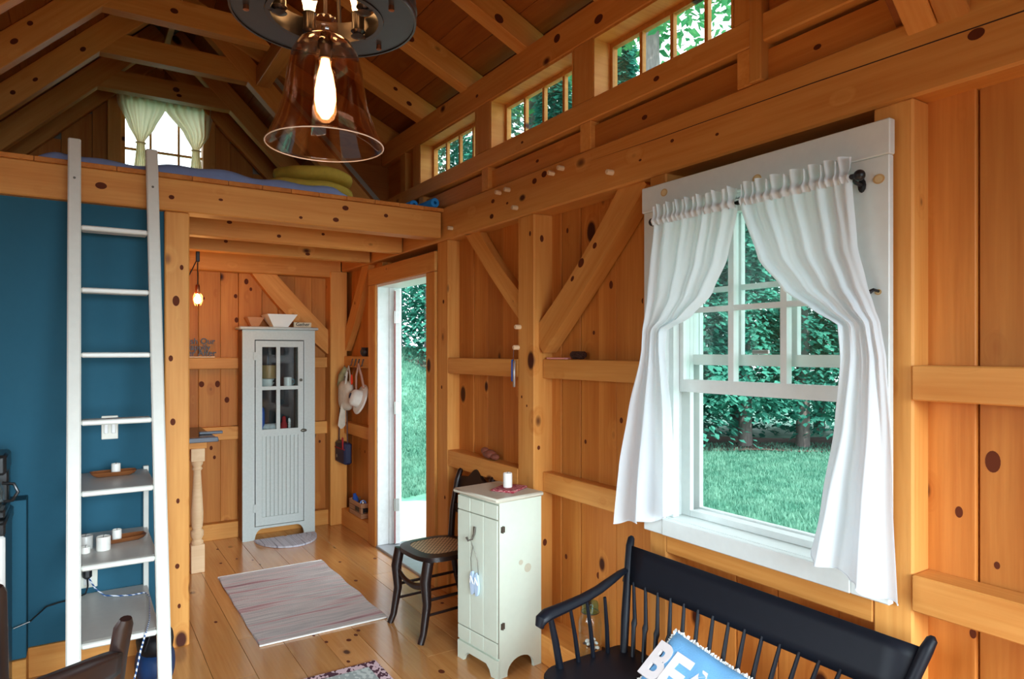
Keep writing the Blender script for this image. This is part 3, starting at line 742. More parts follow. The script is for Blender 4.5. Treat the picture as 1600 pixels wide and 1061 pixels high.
def candle(loc, r, h, label, mat=None):
    c = thing('candle', label, 'candle', loc, 0, 'white candles')
    MB().lathe([(r * 0.97, 0), (r, 0.004), (r, h - 0.004), (r * 0.93, h), (r * 0.75, h - 0.004), (0.0, h - 0.006)], 20).build('wax', mat or CANDLE, c)
    MB().tube([(0, 0, h - 0.006), (0.001, 0, h + 0.004), (0.003, 0, h + 0.008)], 0.0012, 6).build('wick', BLACKM, c)
    return c
tray((0.135, 3.80, SZ[4]), 0.19, 0.06, 'shallow brown wooden tray on the upper ladder shelf')
candle((0.145, 3.80, SZ[4] + 0.007), 0.020, 0.054, 'small white candle in the wooden tray on the upper ladder shelf')
tray((0.165, 3.70, SZ[5]), 0.20, 0.22, 'brown wooden tray on the lower ladder shelf among candles')
candle((0.145, 3.695, SZ[5] + 0.007), 0.020, 0.056, 'small white candle in the wooden tray on the lower ladder shelf')
candle((0.088, 3.595, SZ[5]), 0.029, 0.062, 'large white pillar candle in front of the lower wooden tray')
candle((0.020, 3.66, SZ[5]), 0.029, 0.06, 'grey white pillar candle beside the left stile of the ladder', SHELFG)
candle((0.018, 3.58, SZ[5]), 0.019, 0.028, 'squat cream tealight candle before the grey white candle')

sw = thing('light_switch', 'ivory double light switch on the blue wall', 'switch', (0.125, 3.985, 1.185))
MB().box((-0.037, -0.008, -0.06), (0.037, 0, 0.06), 0.003).build('plate', PLASTW, sw)
for x in (-0.016, 0.016): MB().box((x - 0.009, -0.014, -0.03), (x + 0.009, -0.008, 0.03), 0.002).build('rocker', PORC, sw)
ou = thing('wall_outlet', 'ivory power outlet low on the blue wall', 'outlet', (0.03, 3.985, 0.45))
MB().box((-0.042, -0.008, -0.065), (0.042, 0, 0.065), 0.003).build('plate', PLASTW, ou)
for z in (-0.03, 0.03): MB().box((-0.018, -0.011, z - 0.018), (0.018, -0.008, z + 0.018), 0.002).build('receptacle', PORC, ou)
pc = thing('power_cord', 'black power cord with a plug in the wall outlet', 'cord')
MB().box((0.008, 3.925, 0.44), (0.048, 3.973, 0.51), 0.012).build('plug', BLACKP, pc)
MB().tube([(0.028, 3.93, 0.45), (0.03, 3.92, 0.41), (0.02, 3.92, 0.375), (-0.03, 3.93, 0.355), (-0.09, 3.95, 0.345), (-0.14, 3.95, 0.335), (-0.2, 3.83, 0.315), (-0.26, 3.82, 0.30)], 0.004, 8).build('cable', BLACKP, pc)
def twisted(name):
    m_, nt, b = new_mat(name); N = nt.nodes.new; L = nt.links.new
    tc = N('ShaderNodeTexCoord'); wv = N('ShaderNodeTexWave'); wv.bands_direction = 'DIAGONAL'; wv.inputs['Scale'].default_value = 26
    L(tc.outputs['Object'], wv.inputs['Vector']); cr = N('ShaderNodeValToRGB'); cr.color_ramp.interpolation = 'CONSTANT'
    cr.color_ramp.elements[0].color = rgb(40, 84, 140); cr.color_ramp.elements[1].position = 0.5; cr.color_ramp.elements[1].color = rgb(225, 230, 240)
    L(wv.outputs['Fac'], cr.inputs[0]); L(cr.outputs[0], b.inputs['Base Color']); return m_
cc = MB().tube([(0.036, 3.925, 0.445), (0.06, 3.9, 0.40), (0.10, 3.85, 0.372), (0.16, 3.82, 0.368), (0.215, 3.80, 0.368), (0.27, 3.80, 0.370), (0.285, 3.72, 0.37), (0.26, 3.4, 0.37), (0.235, 3.262, 0.366), (0.215, 3.25, 0.30), (0.20, 3.28, 0.2), (0.185, 3.30, 0.13), (0.22, 3.34, 0.10), (0.28, 3.40, 0.09), (0.33, 3.45, 0.10)], 0.0035, 8).build('charging_cable', twisted('twisted_cord'))
tag(cc, 'blue and white braided cord trailing over the lowest ladder shelf', 'cord')
bg = thing('duffel_bag', 'black and blue nylon bag on the floor behind the ladder', 'bag', (0.30, 3.60, 0))
def lump(u, v, rx, ry, h):
    a = 2 * PI * u; b = PI * v
    return (rx * math.sin(b) ** 0.6 * math.cos(a) * (1 + 0.05 * math.sin(5 * a)), ry * math.sin(b) ** 0.6 * math.sin(a), h / 2 - h / 2 * math.copysign(abs(math.cos(b)) ** 0.7, math.cos(b)))
MB().grid(24, 10, lambda u, v: lump(u, v, 0.085, 0.13, 0.17)).build('body', BLUEBAG, bg)
MB().grid(20, 8, lambda u, v: tuple(Vector(lump(u, v, 0.08, 0.12, 0.12)) + Vector((0, 0.01, 0.13)))).build('flap', BLACKBAG, bg)
MB().tube([(-0.05, -0.09, 0.19), (-0.03, -0.1, 0.26), (0.03, -0.1, 0.26), (0.05, -0.09, 0.19)], 0.007, 8).build('handle', BLACKBAG, bg)

# refrigerator and coffee maker at the left edge
rf = thing('mini_refrigerator', 'white mini refrigerator with black trim at the picture edge', 'refrigerator', (-0.50, 3.62, 0))
MB().box((-0.24, -0.155, 0.03), (0.236, 0.2, 0.862), 0.008).build('body', BLACKP, rf)
MB().box((-0.238, -0.195, 0.50), (0.240, -0.157, 0.815), 0.01).build('freezer_door', PORC, rf)
MB().box((-0.238, -0.195, 0.04), (0.240, -0.157, 0.455), 0.01).build('door', PORC, rf)
MB().box((-0.24, -0.2, 0.457), (0.242, -0.157, 0.498), 0.006).build('trim', BLACKP, rf)
MB().box((-0.24, -0.2, 0.817), (0.242, 0.2, 0.87), 0.008).build('top', BLACKP, rf)
cm = thing('coffee_maker', 'glossy black coffee maker on the mini refrigerator', 'coffee maker', (-0.39, 3.62, 0.871))
MB().box((-0.1, -0.12, 0), (0.125, 0.13, 0.035), 0.008).build('base', BLACKP, cm)
MB().box((-0.1, 0.04, 0.035), (0.125, 0.13, 0.2), 0.008).build('tower', BLACKP, cm)
MB().box((-0.1, -0.11, 0.18), (0.128, 0.135, 0.265), 0.012).build('head', BLACKP, cm)
cf = MB().lathe([(0.05, 0.036), (0.062, 0.06), (0.06, 0.11), (0.045, 0.15), (0.05, 0.16)], 20, (0.055, -0.04, 0)).build('carafe', JARG, cm)
MB().tube([(0.11, -0.05, 0.14), (0.15, -0.06, 0.135), (0.165, -0.065, 0.1), (0.145, -0.06, 0.065), (0.115, -0.05, 0.06)], 0.007, 8).build('handle', BLACKP, cf)

# ------------------------------------------------------------------ dark wooden side chairs at the lower left
def side_chair(loc, rz, label):
    """local: back posts at x = -0.2 and 0.2, y = 0; seat towards +y"""
    c = thing('dining_chair', label, 'chair', loc, rz, 'dark dining chairs at the left')
    for x in (-0.2, 0.2):
        MB().tube([(x, 0.07, 0), (x, 0.03, 0.25), (x, 0.02, 0.45), (x, -0.02, 0.65), (x, -0.05, 0.80), (x, -0.075, 0.885), (x, -0.085, 0.905)], [0.015, 0.018, 0.02, 0.019, 0.019, 0.019, 0.012], 10, flat=(0.85, 1.25)).build('back_post', DARKW, c)
    def crest(u, v):
        x = -0.195 + 0.39 * u; s = (2 * u - 1); bow = 0.05 * (1 - s * s)
        return (x, -0.055 - bow - 0.012 * v, 0.755 + (0.055 + 0.03 * (1 - s * s) ** 0.7) * v + 0.01)
    g = MB().grid(16, 4, crest).build('crest_rail', DARKW, c); sm = g.modifiers.new('thick', 'SOLIDIFY'); sm.thickness = 0.02; sm.offset = 0
    MB().tube([(-0.19, 0.0, 0.58), (0, -0.03, 0.58), (0.19, 0.0, 0.58)], 0.011, 8).build('back_rail', DARKW, c)
    MB().prism([(-0.2, 0.02), (0.2, 0.02), (0.215, 0.36), (0.15, 0.42), (-0.15, 0.42), (-0.215, 0.36)], 0.43, 0.455).build('seat', DARKW, c)
    for x in (-0.18, 0.18): MB().tube([(x, 0.36, 0.43), (x * 1.04, 0.38, 0.2), (x * 1.06, 0.39, 0)], [0.02, 0.017, 0.013], 10).build('leg', DARKW, c)
    for x in (-0.19, 0.19): MB().tube([(x, 0.04, 0.2), (x, 0.37, 0.2)], 0.009, 8).build('stretcher', DARKW, c)
    return c
ANG = math.atan2(-0.09, -0.17) - PI           # posts line from (0.09,2.02) to (-0.26,1.83)
pc0 = Vector((0.055, 2.0, 0)); dirx = Vector((math.cos(ANG), math.sin(ANG), 0))
ch1 = side_chair(tuple(pc0 - dirx * 0.2 ), ANG, 'dark wooden chair with curved crest rail in front of the ladder')
ch2 = dup(ch1, (-0.40, 2.47, 0), 0.0, 'dark wooden chair at the picture edge before the white refrigerator')

# ------------------------------------------------------------------ chandelier
ch = thing('chandelier', 'bronze ring chandelier with a clear glass bell and lit filament bulb', 'chandelier', (0.544, 1.755, 0))
zr = 2.455
def ring(ri, ro, z0, z1, mat, nm):
    return MB().lathe([(ri, z0), (ro, z0), (ro, z1), (ri, z1), (ri, z0)], 64).build(nm, mat, ch)
def ringp(prof, mat, nm): return MB().lathe(prof, 72).build(nm, mat, ch)
ringp([(0.152, zr), (0.232, zr), (0.232, zr + 0.006), (0.152, zr + 0.006), (0.152, zr)], RINGM, 'ring_face')
ringp([(0.2325, zr - 0.003), (0.238, zr - 0.003), (0.240, zr + 0.01), (0.236, zr + 0.02), (0.241, zr + 0.03), (0.236, zr + 0.04), (0.238, zr + 0.055), (0.2325, zr + 0.055), (0.2325, zr - 0.003)], BRONZE, 'outer_band')
ringp([(0.138, zr - 0.003), (0.151, zr - 0.003), (0.151, zr + 0.055), (0.140, zr + 0.055), (0.144, zr + 0.03), (0.138, zr + 0.015), (0.138, zr - 0.003)], BRONZE, 'inner_band')
for a in (0.4, 1.65, 2.9, 4.15, 5.4):
    x, y = 0.195 * math.cos(a), 0.195 * math.sin(a)
    MB().lathe([(0.007, 0), (0.008, -0.012), (0.0, -0.014)], 10, (x, y, zr)).build('bolt', COPPER, ch)
    s_ = MB().lathe([(0.006, 0.0), (0.02, 0.006), (0.012, 0.012), (0.02, 0.02), (0.017, 0.026), (0.017, 0.066), (0.019, 0.07)], 16, (0.115 * math.cos(a), 0.115 * math.sin(a), zr - 0.012)).build('socket', BRONZE, ch)
    MB().lathe([(0.012, 0.07), (0.016, 0.08), (0.018, 0.095), (0.028, 0.13), (0.026, 0.15), (0.012, 0.17), (0, 0.174)], 14, (0.115 * math.cos(a), 0.115 * math.sin(a), zr - 0.012)).build('bulb', BULB, s_)
    MB().tube([(0.115 * math.cos(a), 0.115 * math.sin(a), zr - 0.004), (0.142 * math.cos(a), 0.142 * math.sin(a), zr + 0.002)], 0.006, 8).build('arm', BRONZE, ch)
for a in (1.0, 3.1, 5.2):
    MB().tube([(0.147 * math.cos(a), 0.147 * math.sin(a), zr + 0.05), (0.08 * math.cos(a), 0.08 * math.sin(a), zr + 0.45), (0.02 * math.cos(a), 0.02 * math.sin(a), zr + 0.75)], 0.006, 6).build('hanger', BRONZE, ch)
MB().tube([(0.03, 0, zr + 0.74), (0, 0, zr + 0.76), (0, 0, RZ - 0.05)], 0.008, 8).build('stem', BRONZE, ch)
MB().tube([(0, 0, 2.46), (0, 0, 2.52), (0, 0, zr + 0.75)], 0.005, 8).build('cord', STRAP, ch)
MB().lathe([(0.012, 2.405), (0.028, 2.412), (0.034, 2.432), (0.028, 2.452), (0.012, 2.462), (0.0, 2.463)], 24).build('glass_knob', BELLG, ch)
bell = [(0.02, 2.408), (0.045, 2.402), (0.068, 2.386), (0.085, 2.358), (0.095, 2.32), (0.102, 2.27), (0.110, 2.225), (0.121, 2.19), (0.136, 2.152), (0.150, 2.124), (0.153, 2.116)]
MB().lathe(bell + [(r - 0.003, z + 0.001) for r, z in bell[::-1]], 48).build('bell_shade', BELLG, ch, smooth=60)
RIMG = plain('glass_rim', (0.75, 0.55, 0.42, 1), 0.15)
MB().tube([(0.1515 * math.cos(i * PI / 24), 0.1515 * math.sin(i * PI / 24), 2.116) for i in range(49)], 0.0016, 6, cap=False).build('glass_rim', RIMG, ch)
sk = MB().lathe([(0.010, 2.43), (0.014, 2.40), (0.020, 2.39), (0.020, 2.375), (0.015, 2.368), (0.017, 2.345), (0.0, 2.344)], 16).build('lamp_socket', BRONZE, ch)
MB().lathe([(0.011, 2.345), (0.013, 2.33), (0.020, 2.305), (0.027, 2.265), (0.028, 2.235), (0.022, 2.205), (0.010, 2.188), (0, 2.185)], 18).build('filament_bulb', BULB, sk)

# hanging bulb in the alcove
pl = thing('pendant_bulb', 'bare lit bulb hanging on a dark cord in the entry alcove', 'lamp', (0.73, 5.45, 0))
MB().box((-0.012, -0.02, 2.24), (0.014, 0.0, 2.33), 0.004).build('hook_bracket', BLACKM, pl)
MB().tube([(0, -0.012, 2.28), (0, -0.012, 2.06)], 0.004, 8).build('cord', BLACKM, pl)
MB().tube([(-0.002, -0.012, 2.26), (-0.06, -0.01, 2.13), (-0.16, 0.02, 2.06), (-0.242, 0.03, 2.05)], 0.004, 8).build('cord', BLACKM, pl)
k_ = MB().lathe([(0.012, 2.07), (0.016, 2.06), (0.016, 2.01), (0.013, 2.0)], 12, (0, -0.012, 0)).build('socket', COPPER, pl)
MB().lathe([(0.010, 2.0), (0.014, 1.985), (0.024, 1.965), (0.022, 1.945), (0.010, 1.93), (0, 1.928)], 14, (0, -0.012, 0)).build('bulb', BULB2, k_)
for i in range(8):
    a = i * PI / 4
    MB().tube([(0.014 * math.cos(a), -0.012 + 0.014 * math.sin(a), 2.02), (0.034 * math.cos(a), -0.012 + 0.034 * math.sin(a), 1.985), (0.034 * math.cos(a), -0.012 + 0.034 * math.sin(a), 1.955), (0.02 * math.cos(a), -0.012 + 0.02 * math.sin(a), 1.915)], 0.0015, 5).build('cage_wire', COPPER, k_)

# ------------------------------------------------------------------ hutch
hx, hy = 1.42, 5.84
h = thing('hutch_cabinet', 'tall pale grey hutch cabinet with four glass panes and beadboard door', 'cabinet', (hx, hy, 0))
W2 = 0.299
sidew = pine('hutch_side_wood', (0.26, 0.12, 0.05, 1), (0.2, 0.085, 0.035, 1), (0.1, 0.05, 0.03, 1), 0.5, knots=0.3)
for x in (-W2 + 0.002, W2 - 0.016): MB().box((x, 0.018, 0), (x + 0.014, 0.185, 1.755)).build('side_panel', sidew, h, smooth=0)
MB().box((-W2 + 0.016, 0.165, 0.09), (W2 - 0.016, 0.18, 1.755)).build('back_panel', plain('hutch_back', rgb(40, 48, 52), 0.8), h, smooth=0)
top = MB().box((-W2 - 0.025, -0.028, 1.757), (W2 + 0.025, 0.19, 1.782), 0.008).build('top', HUTCH, h)
D0, D1 = -0.202, 0.205
fr = MB()
fr.box((-W2, 0, 0.0), (D0, 0.018, 1.756)).box((D1, 0, 0.0), (W2, 0.018, 1.756)).box((D0 + 0.0002, 0, 1.672), (D1 - 0.0002, 0.018, 1.756))
D0, D1 = D0 + 0.0002, D1 - 0.0002
fr.prism([(D0, 0.11), (D1, 0.11), (D1, 0.0)] + [(D1 - 0.06 * (1 - math.cos(i * PI / 12)) , 0.09 * math.sin(i * PI / 12)) for i in range(1, 7)] + [(D0 + 0.06 * (1 - math.cos(i * PI / 12)), 0.09 * math.sin(i * PI / 12)) for i in range(6, 0, -1)] + [(D0, 0.0)], 0, 0.018, lambda a, b, hh: (a, hh, b))
fr.build('face_frame', HUTCH, h, smooth=0)
d_ = MB()
a0, a1 = D0 + 0.006, D1 - 0.006
d_.box((a0, -0.004, 0.116), (a0 + 0.052, 0.015, 1.664)).box((a1 - 0.045, -0.004, 0.116), (a1, 0.015, 1.664))
xa_, xb_ = a0 + 0.0521, a1 - 0.0451
d_.box((xa_, -0.004, 1.612), (xb_, 0.015, 1.664)).box((xa_, -0.004, 0.86), (xb_, 0.015, 0.918)).box((xa_, -0.004, 0.116), (xb_, 0.015, 0.185))
d_.box((-0.027, -0.003, 0.9181), (0.003, 0.013, 1.6119)).box((xa_, -0.002, 1.25), (-0.0271, 0.012, 1.28)).box((0.0031, -0.002, 1.25), (xb_, 0.012, 1.28))
door = d_.build('door', HUTCH, h, smooth=0)
for xa, xb in ((a0 + 0.05, -0.024), (0.0, a1 - 0.042)):
    for za, zb in ((0.915, 1.255), (1.275, 1.615)): MB().box((xa, 0.005, za), (xb, 0.008, zb)).build('pane', HPANE, door, smooth=0)
nb = 9; bx0, bx1 = a0 + 0.052, a1 - 0.045
for i in range(nb):
    x0 = bx0 + (bx1 - bx0) * i / nb; x1 = bx0 + (bx1 - bx0) * (i + 1) / nb
    MB().box((x0 + 0.0008, 0.002, 0.184), (x1 - 0.0008, 0.012, 0.862), 0.003).build('bead_board', HUTCH, door, smooth=0)
MB().lathe([(0.004, 0), (0.005, 0.012), (0.013, 0.018), (0.012, 0.026), (0.0, 0.03)], 14).build('knob', NICKEL, door, (0.172, -0.004, 1.33), (PI / 2, 0, 0))
MB().ball((0.20, -0.008, 0.893), (0.028, 0.008, 0.014), 14, 6).build('latch', NICKEL, door)
for z in (1.50, 0.23): MB().box((D0 - 0.012, -0.005, z), (D0 + 0.012, 0.0, z + 0.07), 0.002).build('hinge', HUTCH, door)
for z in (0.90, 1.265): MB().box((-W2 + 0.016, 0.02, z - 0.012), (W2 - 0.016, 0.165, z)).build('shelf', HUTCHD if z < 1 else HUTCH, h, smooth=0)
# things in and on the hutch
def bowlmesh(r0, r1, hh, seg=20): return MB().lathe([(r0, 0), (r0 * 1.02, 0.004), (r1, hh), (r1 - 0.005, hh), (r0 * 0.9, 0.008), (0.0, 0.008)], seg)
for k in range(2):
    o = bowlmesh(0.038, 0.063, 0.045).build('bowl', PORC, None, (hx - 0.085, hy + 0.09, 1.266 + 0.03 * k)); tag(o, ['lower of two white bowls nested on the upper hutch shelf', 'upper of two white bowls nested on the upper hutch shelf'][k], 'bowl', 'white bowls in the hutch')
o = MB().lathe([(0.06, 0), (0.064, 0.006), (0.064, 0.11), (0.058, 0.112), (0.0, 0.113)], 22).build('straw_canister', BEIGE, None, (hx - 0.07, hy + 0.09, 1.345)); tag(o, 'tan round canister standing on the bowls in the hutch', 'canister')
mg = thing('mug', 'white and teal mug on the upper hutch shelf', 'mug', (hx + 0.085, hy + 0.07, 1.266))
MB().lathe([(0.03, 0), (0.034, 0.004), (0.034, 0.085), (0.031, 0.085), (0.029, 0.01), (0, 0.01)], 18).build('cup', PORC, mg)
MB().tube([(0.032, 0, 0.07), (0.055, 0, 0.065), (0.058, 0, 0.035), (0.032, 0, 0.02)], 0.005, 8).build('handle', plain('teal_glaze', rgb(60, 130, 140), 0.3), mg)
o = MB().grid(20, 8, lambda u, v: tuple(Vector(lump(u, v, 0.085, 0.045, 0.06)))).build('folded_towel', plain('striped_towel', rgb(200, 205, 212), 0.9, noise=0.35, scale=25), None, (hx - 0.06, hy + 0.08, 0.901)); tag(o, 'folded white towel with dark stripes on the lower hutch shelf', 'towel')
o = MB().lathe([(0.02, 0), (0.028, 0.01), (0.026, 0.05), (0.016, 0.07), (0.018, 0.1), (0.01, 0.115), (0, 0.118)], 16).build('pepper_mill', REDCLOTH, None, (hx + 0.055, hy + 0.08, 0.901)); tag(o, 'red bottle on the lower hutch shelf', 'bottle')
o = MB().lathe([(0.010, 0), (0.013, 0.01), (0.009, 0.02), (0.013, 0.03), (0.009, 0.04), (0.013, 0.05), (0.009, 0.06), (0.013, 0.07), (0.008, 0.095), (0, 0.098)], 12).build('beaded_figurine', PORC, None, (hx + 0.098, hy + 0.07, 0.901)); tag(o, 'small white beaded figurine beside the red bottle', 'figurine')
o = MB().grid(18, 8, lambda u, v: tuple(Vector(lump(u, v, 0.025, 0.04, 0.2)))).build('blue_jug', BLUEP, None, (hx - 0.128, hy + 0.085, 0.95 - 0.049)); tag(o, 'dark blue jug at the left of the lower hutch shelf', 'jug')
# big square bowls on top
def square_bowl(loc, r0, r1, hh, rz, mat, label):
    n = 4; prof = [(r0, 0), (r1, hh), (r1 - 0.006, hh), (r0 - 0.006, 0.006), (0.0, 0.006)]
    o = MB().lathe(prof, 4).build('square_bowl', mat, None, loc, (0, 0, rz), smooth=0)
    return tag(o, label, 'bowl', 'square bowls on the hutch')
square_bowl((1.245, 5.99, 1.783), 0.04, 0.096, 0.082, PI / 4, plain('tan_wood_bowl', rgb(196, 140, 100), 0.4), 'small tan square bowl behind the white bowl on the hutch')
square_bowl((1.43, 5.90, 1.783), 0.085, 0.175, 0.105, PI / 4, PORC, 'white flared square bowl on top of the grey hutch')
sg = thing('word_block', 'small cream block sign with dark lettering on the hutch top', 'sign', (hx + 0.195, 5.845, 1.783))
MB().box((-0.075, 0, 0), (0.075, 0.022, 0.043), 0.002).build('block', plain('cream_block', rgb(205, 190, 160), 0.6), sg, smooth=0)
def text(body, size, mat, parent, loc, rot, name='lettering', extrude=0.002, align='CENTER', offset=0.0):
    cu = bpy.data.curves.new(name, 'FONT'); cu.body = body; cu.size = size; cu.extrude = extrude; cu.align_x = align; cu.offset = offset
    tmp = bpy.data.objects.new('tmp_text', cu); COL.objects.link(tmp)
    me = bpy.data.meshes.new_from_object(tmp.evaluated_get(bpy.context.evaluated_depsgraph_get())); me.name = name
    bpy.data.objects.remove(tmp); bpy.data.curves.remove(cu)
    me.materials.clear(); me.materials.append(mat)
    return link(name, me, parent, loc, rot)
text('Gather', 0.040, BLACKM, sg, (0, -0.001, 0.012), (PI / 2, 0, 0), extrude=0.001, offset=0.0005)
# metal words sign on the girt
ws = thing('word_sign', 'dark cut out metal words standing on the back wall girt', 'sign', (0.82, 6.055, 1.523))
MB().box((-0.16, -0.012, 0), (0.125, 0.02, 0.01), 0.002).build('base', TAN, ws, smooth=0)
for body, z, x in (('Wish Our', 0.115, -0.01), ('Happily', 0.065, -0.01), ('Ever After', 0.016, -0.005)):
    text(body, 0.066, BLACKM, ws, (x, 0.0, z), (PI / 2, 0, 0), extrude=0.003, offset=0.001)

# counter on a turned post
ct = thing('counter_shelf', 'dark slate topped counter on a turned pale wood leg', 'counter', (0.70, 5.24, 0))
MB().box((-0.21, -0.06, 0.885), (0.055, 0.78, 0.93), 0.003).build('apron', PINE_T, ct, smooth=0)
MB().box((-0.21, -0.085, 0.931), (0.13, 0.78, 0.952), 0.002).build('top', SLATE, ct, smooth=0)
MB().box((-0.21, -0.1, 0.931), (0.125, -0.0855, 0.966), 0.005).build('stone_edge', STONE, ct)
MB().box((0.04, 0.20, 0.9525), (0.205, 0.23, 0.975), 0.005).build('stone_edge', STONE, ct)
lg = MB().box((-0.045, -0.045, 0.0), (0.045, 0.045, 0.20), 0.004).box((-0.045, -0.045, 0.79), (0.045, 0.045, 0.885), 0.004)
lg.lathe([(0.038, 0.2), (0.042, 0.215), (0.030, 0.23), (0.043, 0.26), (0.044, 0.29), (0.030, 0.305), (0.036, 0.32), (0.040, 0.36), (0.041, 0.42), (0.036, 0.52), (0.028, 0.66), (0.025, 0.72), (0.036, 0.735), (0.028, 0.75), (0.038, 0.77), (0.04, 0.79)], 20)
lg.build('turned_leg', TAN, ct)

# ------------------------------------------------------------------ entry hooks, bags, crate
rk = thing('coat_hook', 'row of dark coat hooks on the girt beside the door', 'hook', (2.02, 5.58, 1.48))
for y in (0.14, 0.05, -0.03, -0.13):
    MB().tube([(-0.004, y, 0.03), (-0.012, y, 0.0), (-0.02, y, -0.03), (-0.04, y, -0.035), (-0.045, y, -0.01)], 0.005, 8).build('hook', BLACKM, rk)
tote = thing('canvas_bag', 'beige canvas bag hanging on the hooks beside the door', 'bag', (1.95, 5.70, 1.06))
MB().grid(24, 12, lambda u, v: tuple(Vector(lump(u, v, 0.055, 0.14, 0.26)))).build('body', CANVAS, tote)
MB().tube([(-0.0, 0.11, 0.18), (0.02, 0.09, 0.3), (0.03, 0.02, 0.38), (0.02, -0.05, 0.3), (0.0, -0.09, 0.2)], 0.012, 8, flat=(1, 0.5)).build('handle', CANVAS, tote)
sc2 = MB().tube([(1.965, 5.76, 1.43), (1.945, 5.81, 1.36), (1.94, 5.83, 1.28), (1.945, 5.82, 1.20)], [0.02, 0.035, 0.035, 0.02], 10, flat=(0.6, 1)).build('scarf', plain('olive_cloth', rgb(150, 150, 110), 0.9, noise=0.2), None); tag(sc2, 'pale green scarf hanging at the far end of the hooks', 'scarf')
hat = thing('sun_hat', 'white sun hat hanging in front of the entry girt', 'hat', (1.965, 5.43, 1.19))
MB().lathe([(0.13, 0), (0.12, 0.012), (0.075, 0.02), (0.07, 0.07), (0.05, 0.09), (0, 0.095)], 24).build('hat_body', HATW, hat, (0.02, 0, -0.02), (0, -1.25, 0))
MB().tube([(0.0, 0.06, 0.06), (-0.01, 0.03, 0.18), (0.0, 0.0, 0.27), (0.0, -0.07, 0.18), (0.01, -0.1, 0.08)], 0.016, 8, flat=(1, 0.5)).build('chin_band', plain('pink_band', rgb(176, 140, 122), 0.8), hat)
MB().ball((-0.055, 0.02, 0.0), (0.02, 0.035, 0.04), 12, 8).build('emblem', NAVY, hat)
tg = MB().ball((1.93, 5.50, 1.335), (0.008, 0.022, 0.045), 12, 8).build('float_tag', REDP, None); tag(tg, 'orange float tag hanging on the entry hooks', 'tag')
MB().tube([(1.935, 5.50, 1.38), (1.96, 5.50, 1.44)], 0.002, 6).build('cord', STRAP, tg)
paddle = MB().tube([(1.925, 5.60, 1.40), (1.918, 5.65, 1.2), (1.915, 5.70, 1.0), (1.915, 5.715, 0.93), (1.915, 5.72, 0.9)], [0.008, 0.012, 0.03, 0.035, 0.01], 10, flat=(0.3, 1)).build('canvas_strap', CANVAS, None); tag(paddle, 'pale fabric strap hanging in front of the canvas bag', 'strap')
pu = thing('handbag', 'small navy handbag hanging on a long brown strap', 'handbag', (1.96, 5.80, 0.585))
MB().box((-0.035, -0.13, 0), (0.035, 0.13, 0.19), 0.015).build('body', NAVY, pu)
MB().box((-0.038, -0.128, 0.13), (-0.03, 0.128, 0.137), 0.001).build('zipper', REDCLOTH, pu, smooth=0)
MB().ball((-0.038, 0.065, 0.06), (0.004, 0.016, 0.016), 10, 6).build('badge', STEEL, pu)
MB().tube([(-0.0, 0.12, 0.18), (0.0, 0.10, 0.45), (0.01, 0.0, 0.86), (0.0, -0.09, 0.45), (0.0, -0.11, 0.18)], 0.006, 6).build('strap', STRAP, pu)
MB().box((-0.045, -0.115, 0.14), (-0.036, -0.085, 0.24), 0.004).build('tassel', REDCLOTH, pu)
pt = MB().lathe([(0.025, 0), (0.04, 0.02), (0.043, 0.045), (0.032, 0.065), (0.036, 0.075), (0.03, 0.075), (0, 0.05)], 18).build('clay_pot', DARKP, None, (2.05, 5.50, 1.533)); tag(pt, 'small dark clay pot on the girt beside the door', 'pot')
cr = thing('wooden_crate', 'slatted wooden crate standing on the sill beside the door', 'crate', (2.05, 5.60, 0.151))
cw = pine('crate_wood', (0.5, 0.27, 0.14, 1), (0.36, 0.17, 0.08, 1), (0.15, 0.07, 0.04, 1), 0.6)
for k in range(3):
    z = 0.006 + k * 0.043
    for x in (-0.055, 0.045): tbox('slat', (x, -0.14, z), (x + 0.008, 0.14, z + 0.038), cw, cr, 0.001)
    for y in (-0.148, 0.140): tbox('slat', (-0.055, y, z), (0.053, y + 0.008, z + 0.038), cw, cr, 0.001)
for x, y in ((-0.045, -0.138), (0.035, -0.138), (-0.045, 0.128), (0.035, 0.128)): tbox('corner_strip', (x, y, 0.0), (x + 0.009, y + 0.009, 0.135), cw, cr, 0.001)
tbox('bottom', (-0.046, -0.139, 0.001), (0.044, 0.139, 0.006), cw, cr, 0.0)
MB().box((-0.0575, -0.10, 0.055), (-0.0555, -0.01, 0.09)).build('hand_hole', BLACKM, cr, smooth=0)
MB().box((-0.04, -0.1500, 0.052), (0.035, -0.1485, 0.09)).build('hand_hole', BLACKM, cr, smooth=0)
bt = thing('water_bottle', 'blue bottle leaning out of the wooden crate', 'bottle', (2.048, 5.66, 0.162))
MB().lathe([(0.022, 0), (0.024, 0.01), (0.024, 0.13), (0.014, 0.155), (0.014, 0.17), (0, 0.172)], 16).build('body', BLUEP, bt, (0, 0, 0), (-0.35, -0.1, 0))
fl = thing('flashlight', 'blue and silver flashlight lying in the wooden crate', 'flashlight', (2.045, 5.52, 0.27))
MB().tube([(0, 0.05, 0.0), (-0.01, 0.0, 0.005), (-0.02, -0.04, 0.01)], [0.018, 0.02, 0.028], 14).build('body', BLUEP, fl)
MB().ball((-0.024, -0.045, 0.011), (0.012, 0.01, 0.022), 12, 6).build('lens', STEEL, fl)
bt2 = MB().lathe([(0.02, 0), (0.022, 0.01), (0.022, 0.1), (0.01, 0.12), (0, 0.122)], 14).build('spray_bottle', plain('teal_plastic', rgb(40, 120, 150), 0.35), None, (2.05, 5.585, 0.158)); tag(bt2, 'teal bottle in the middle of the wooden crate', 'bottle')

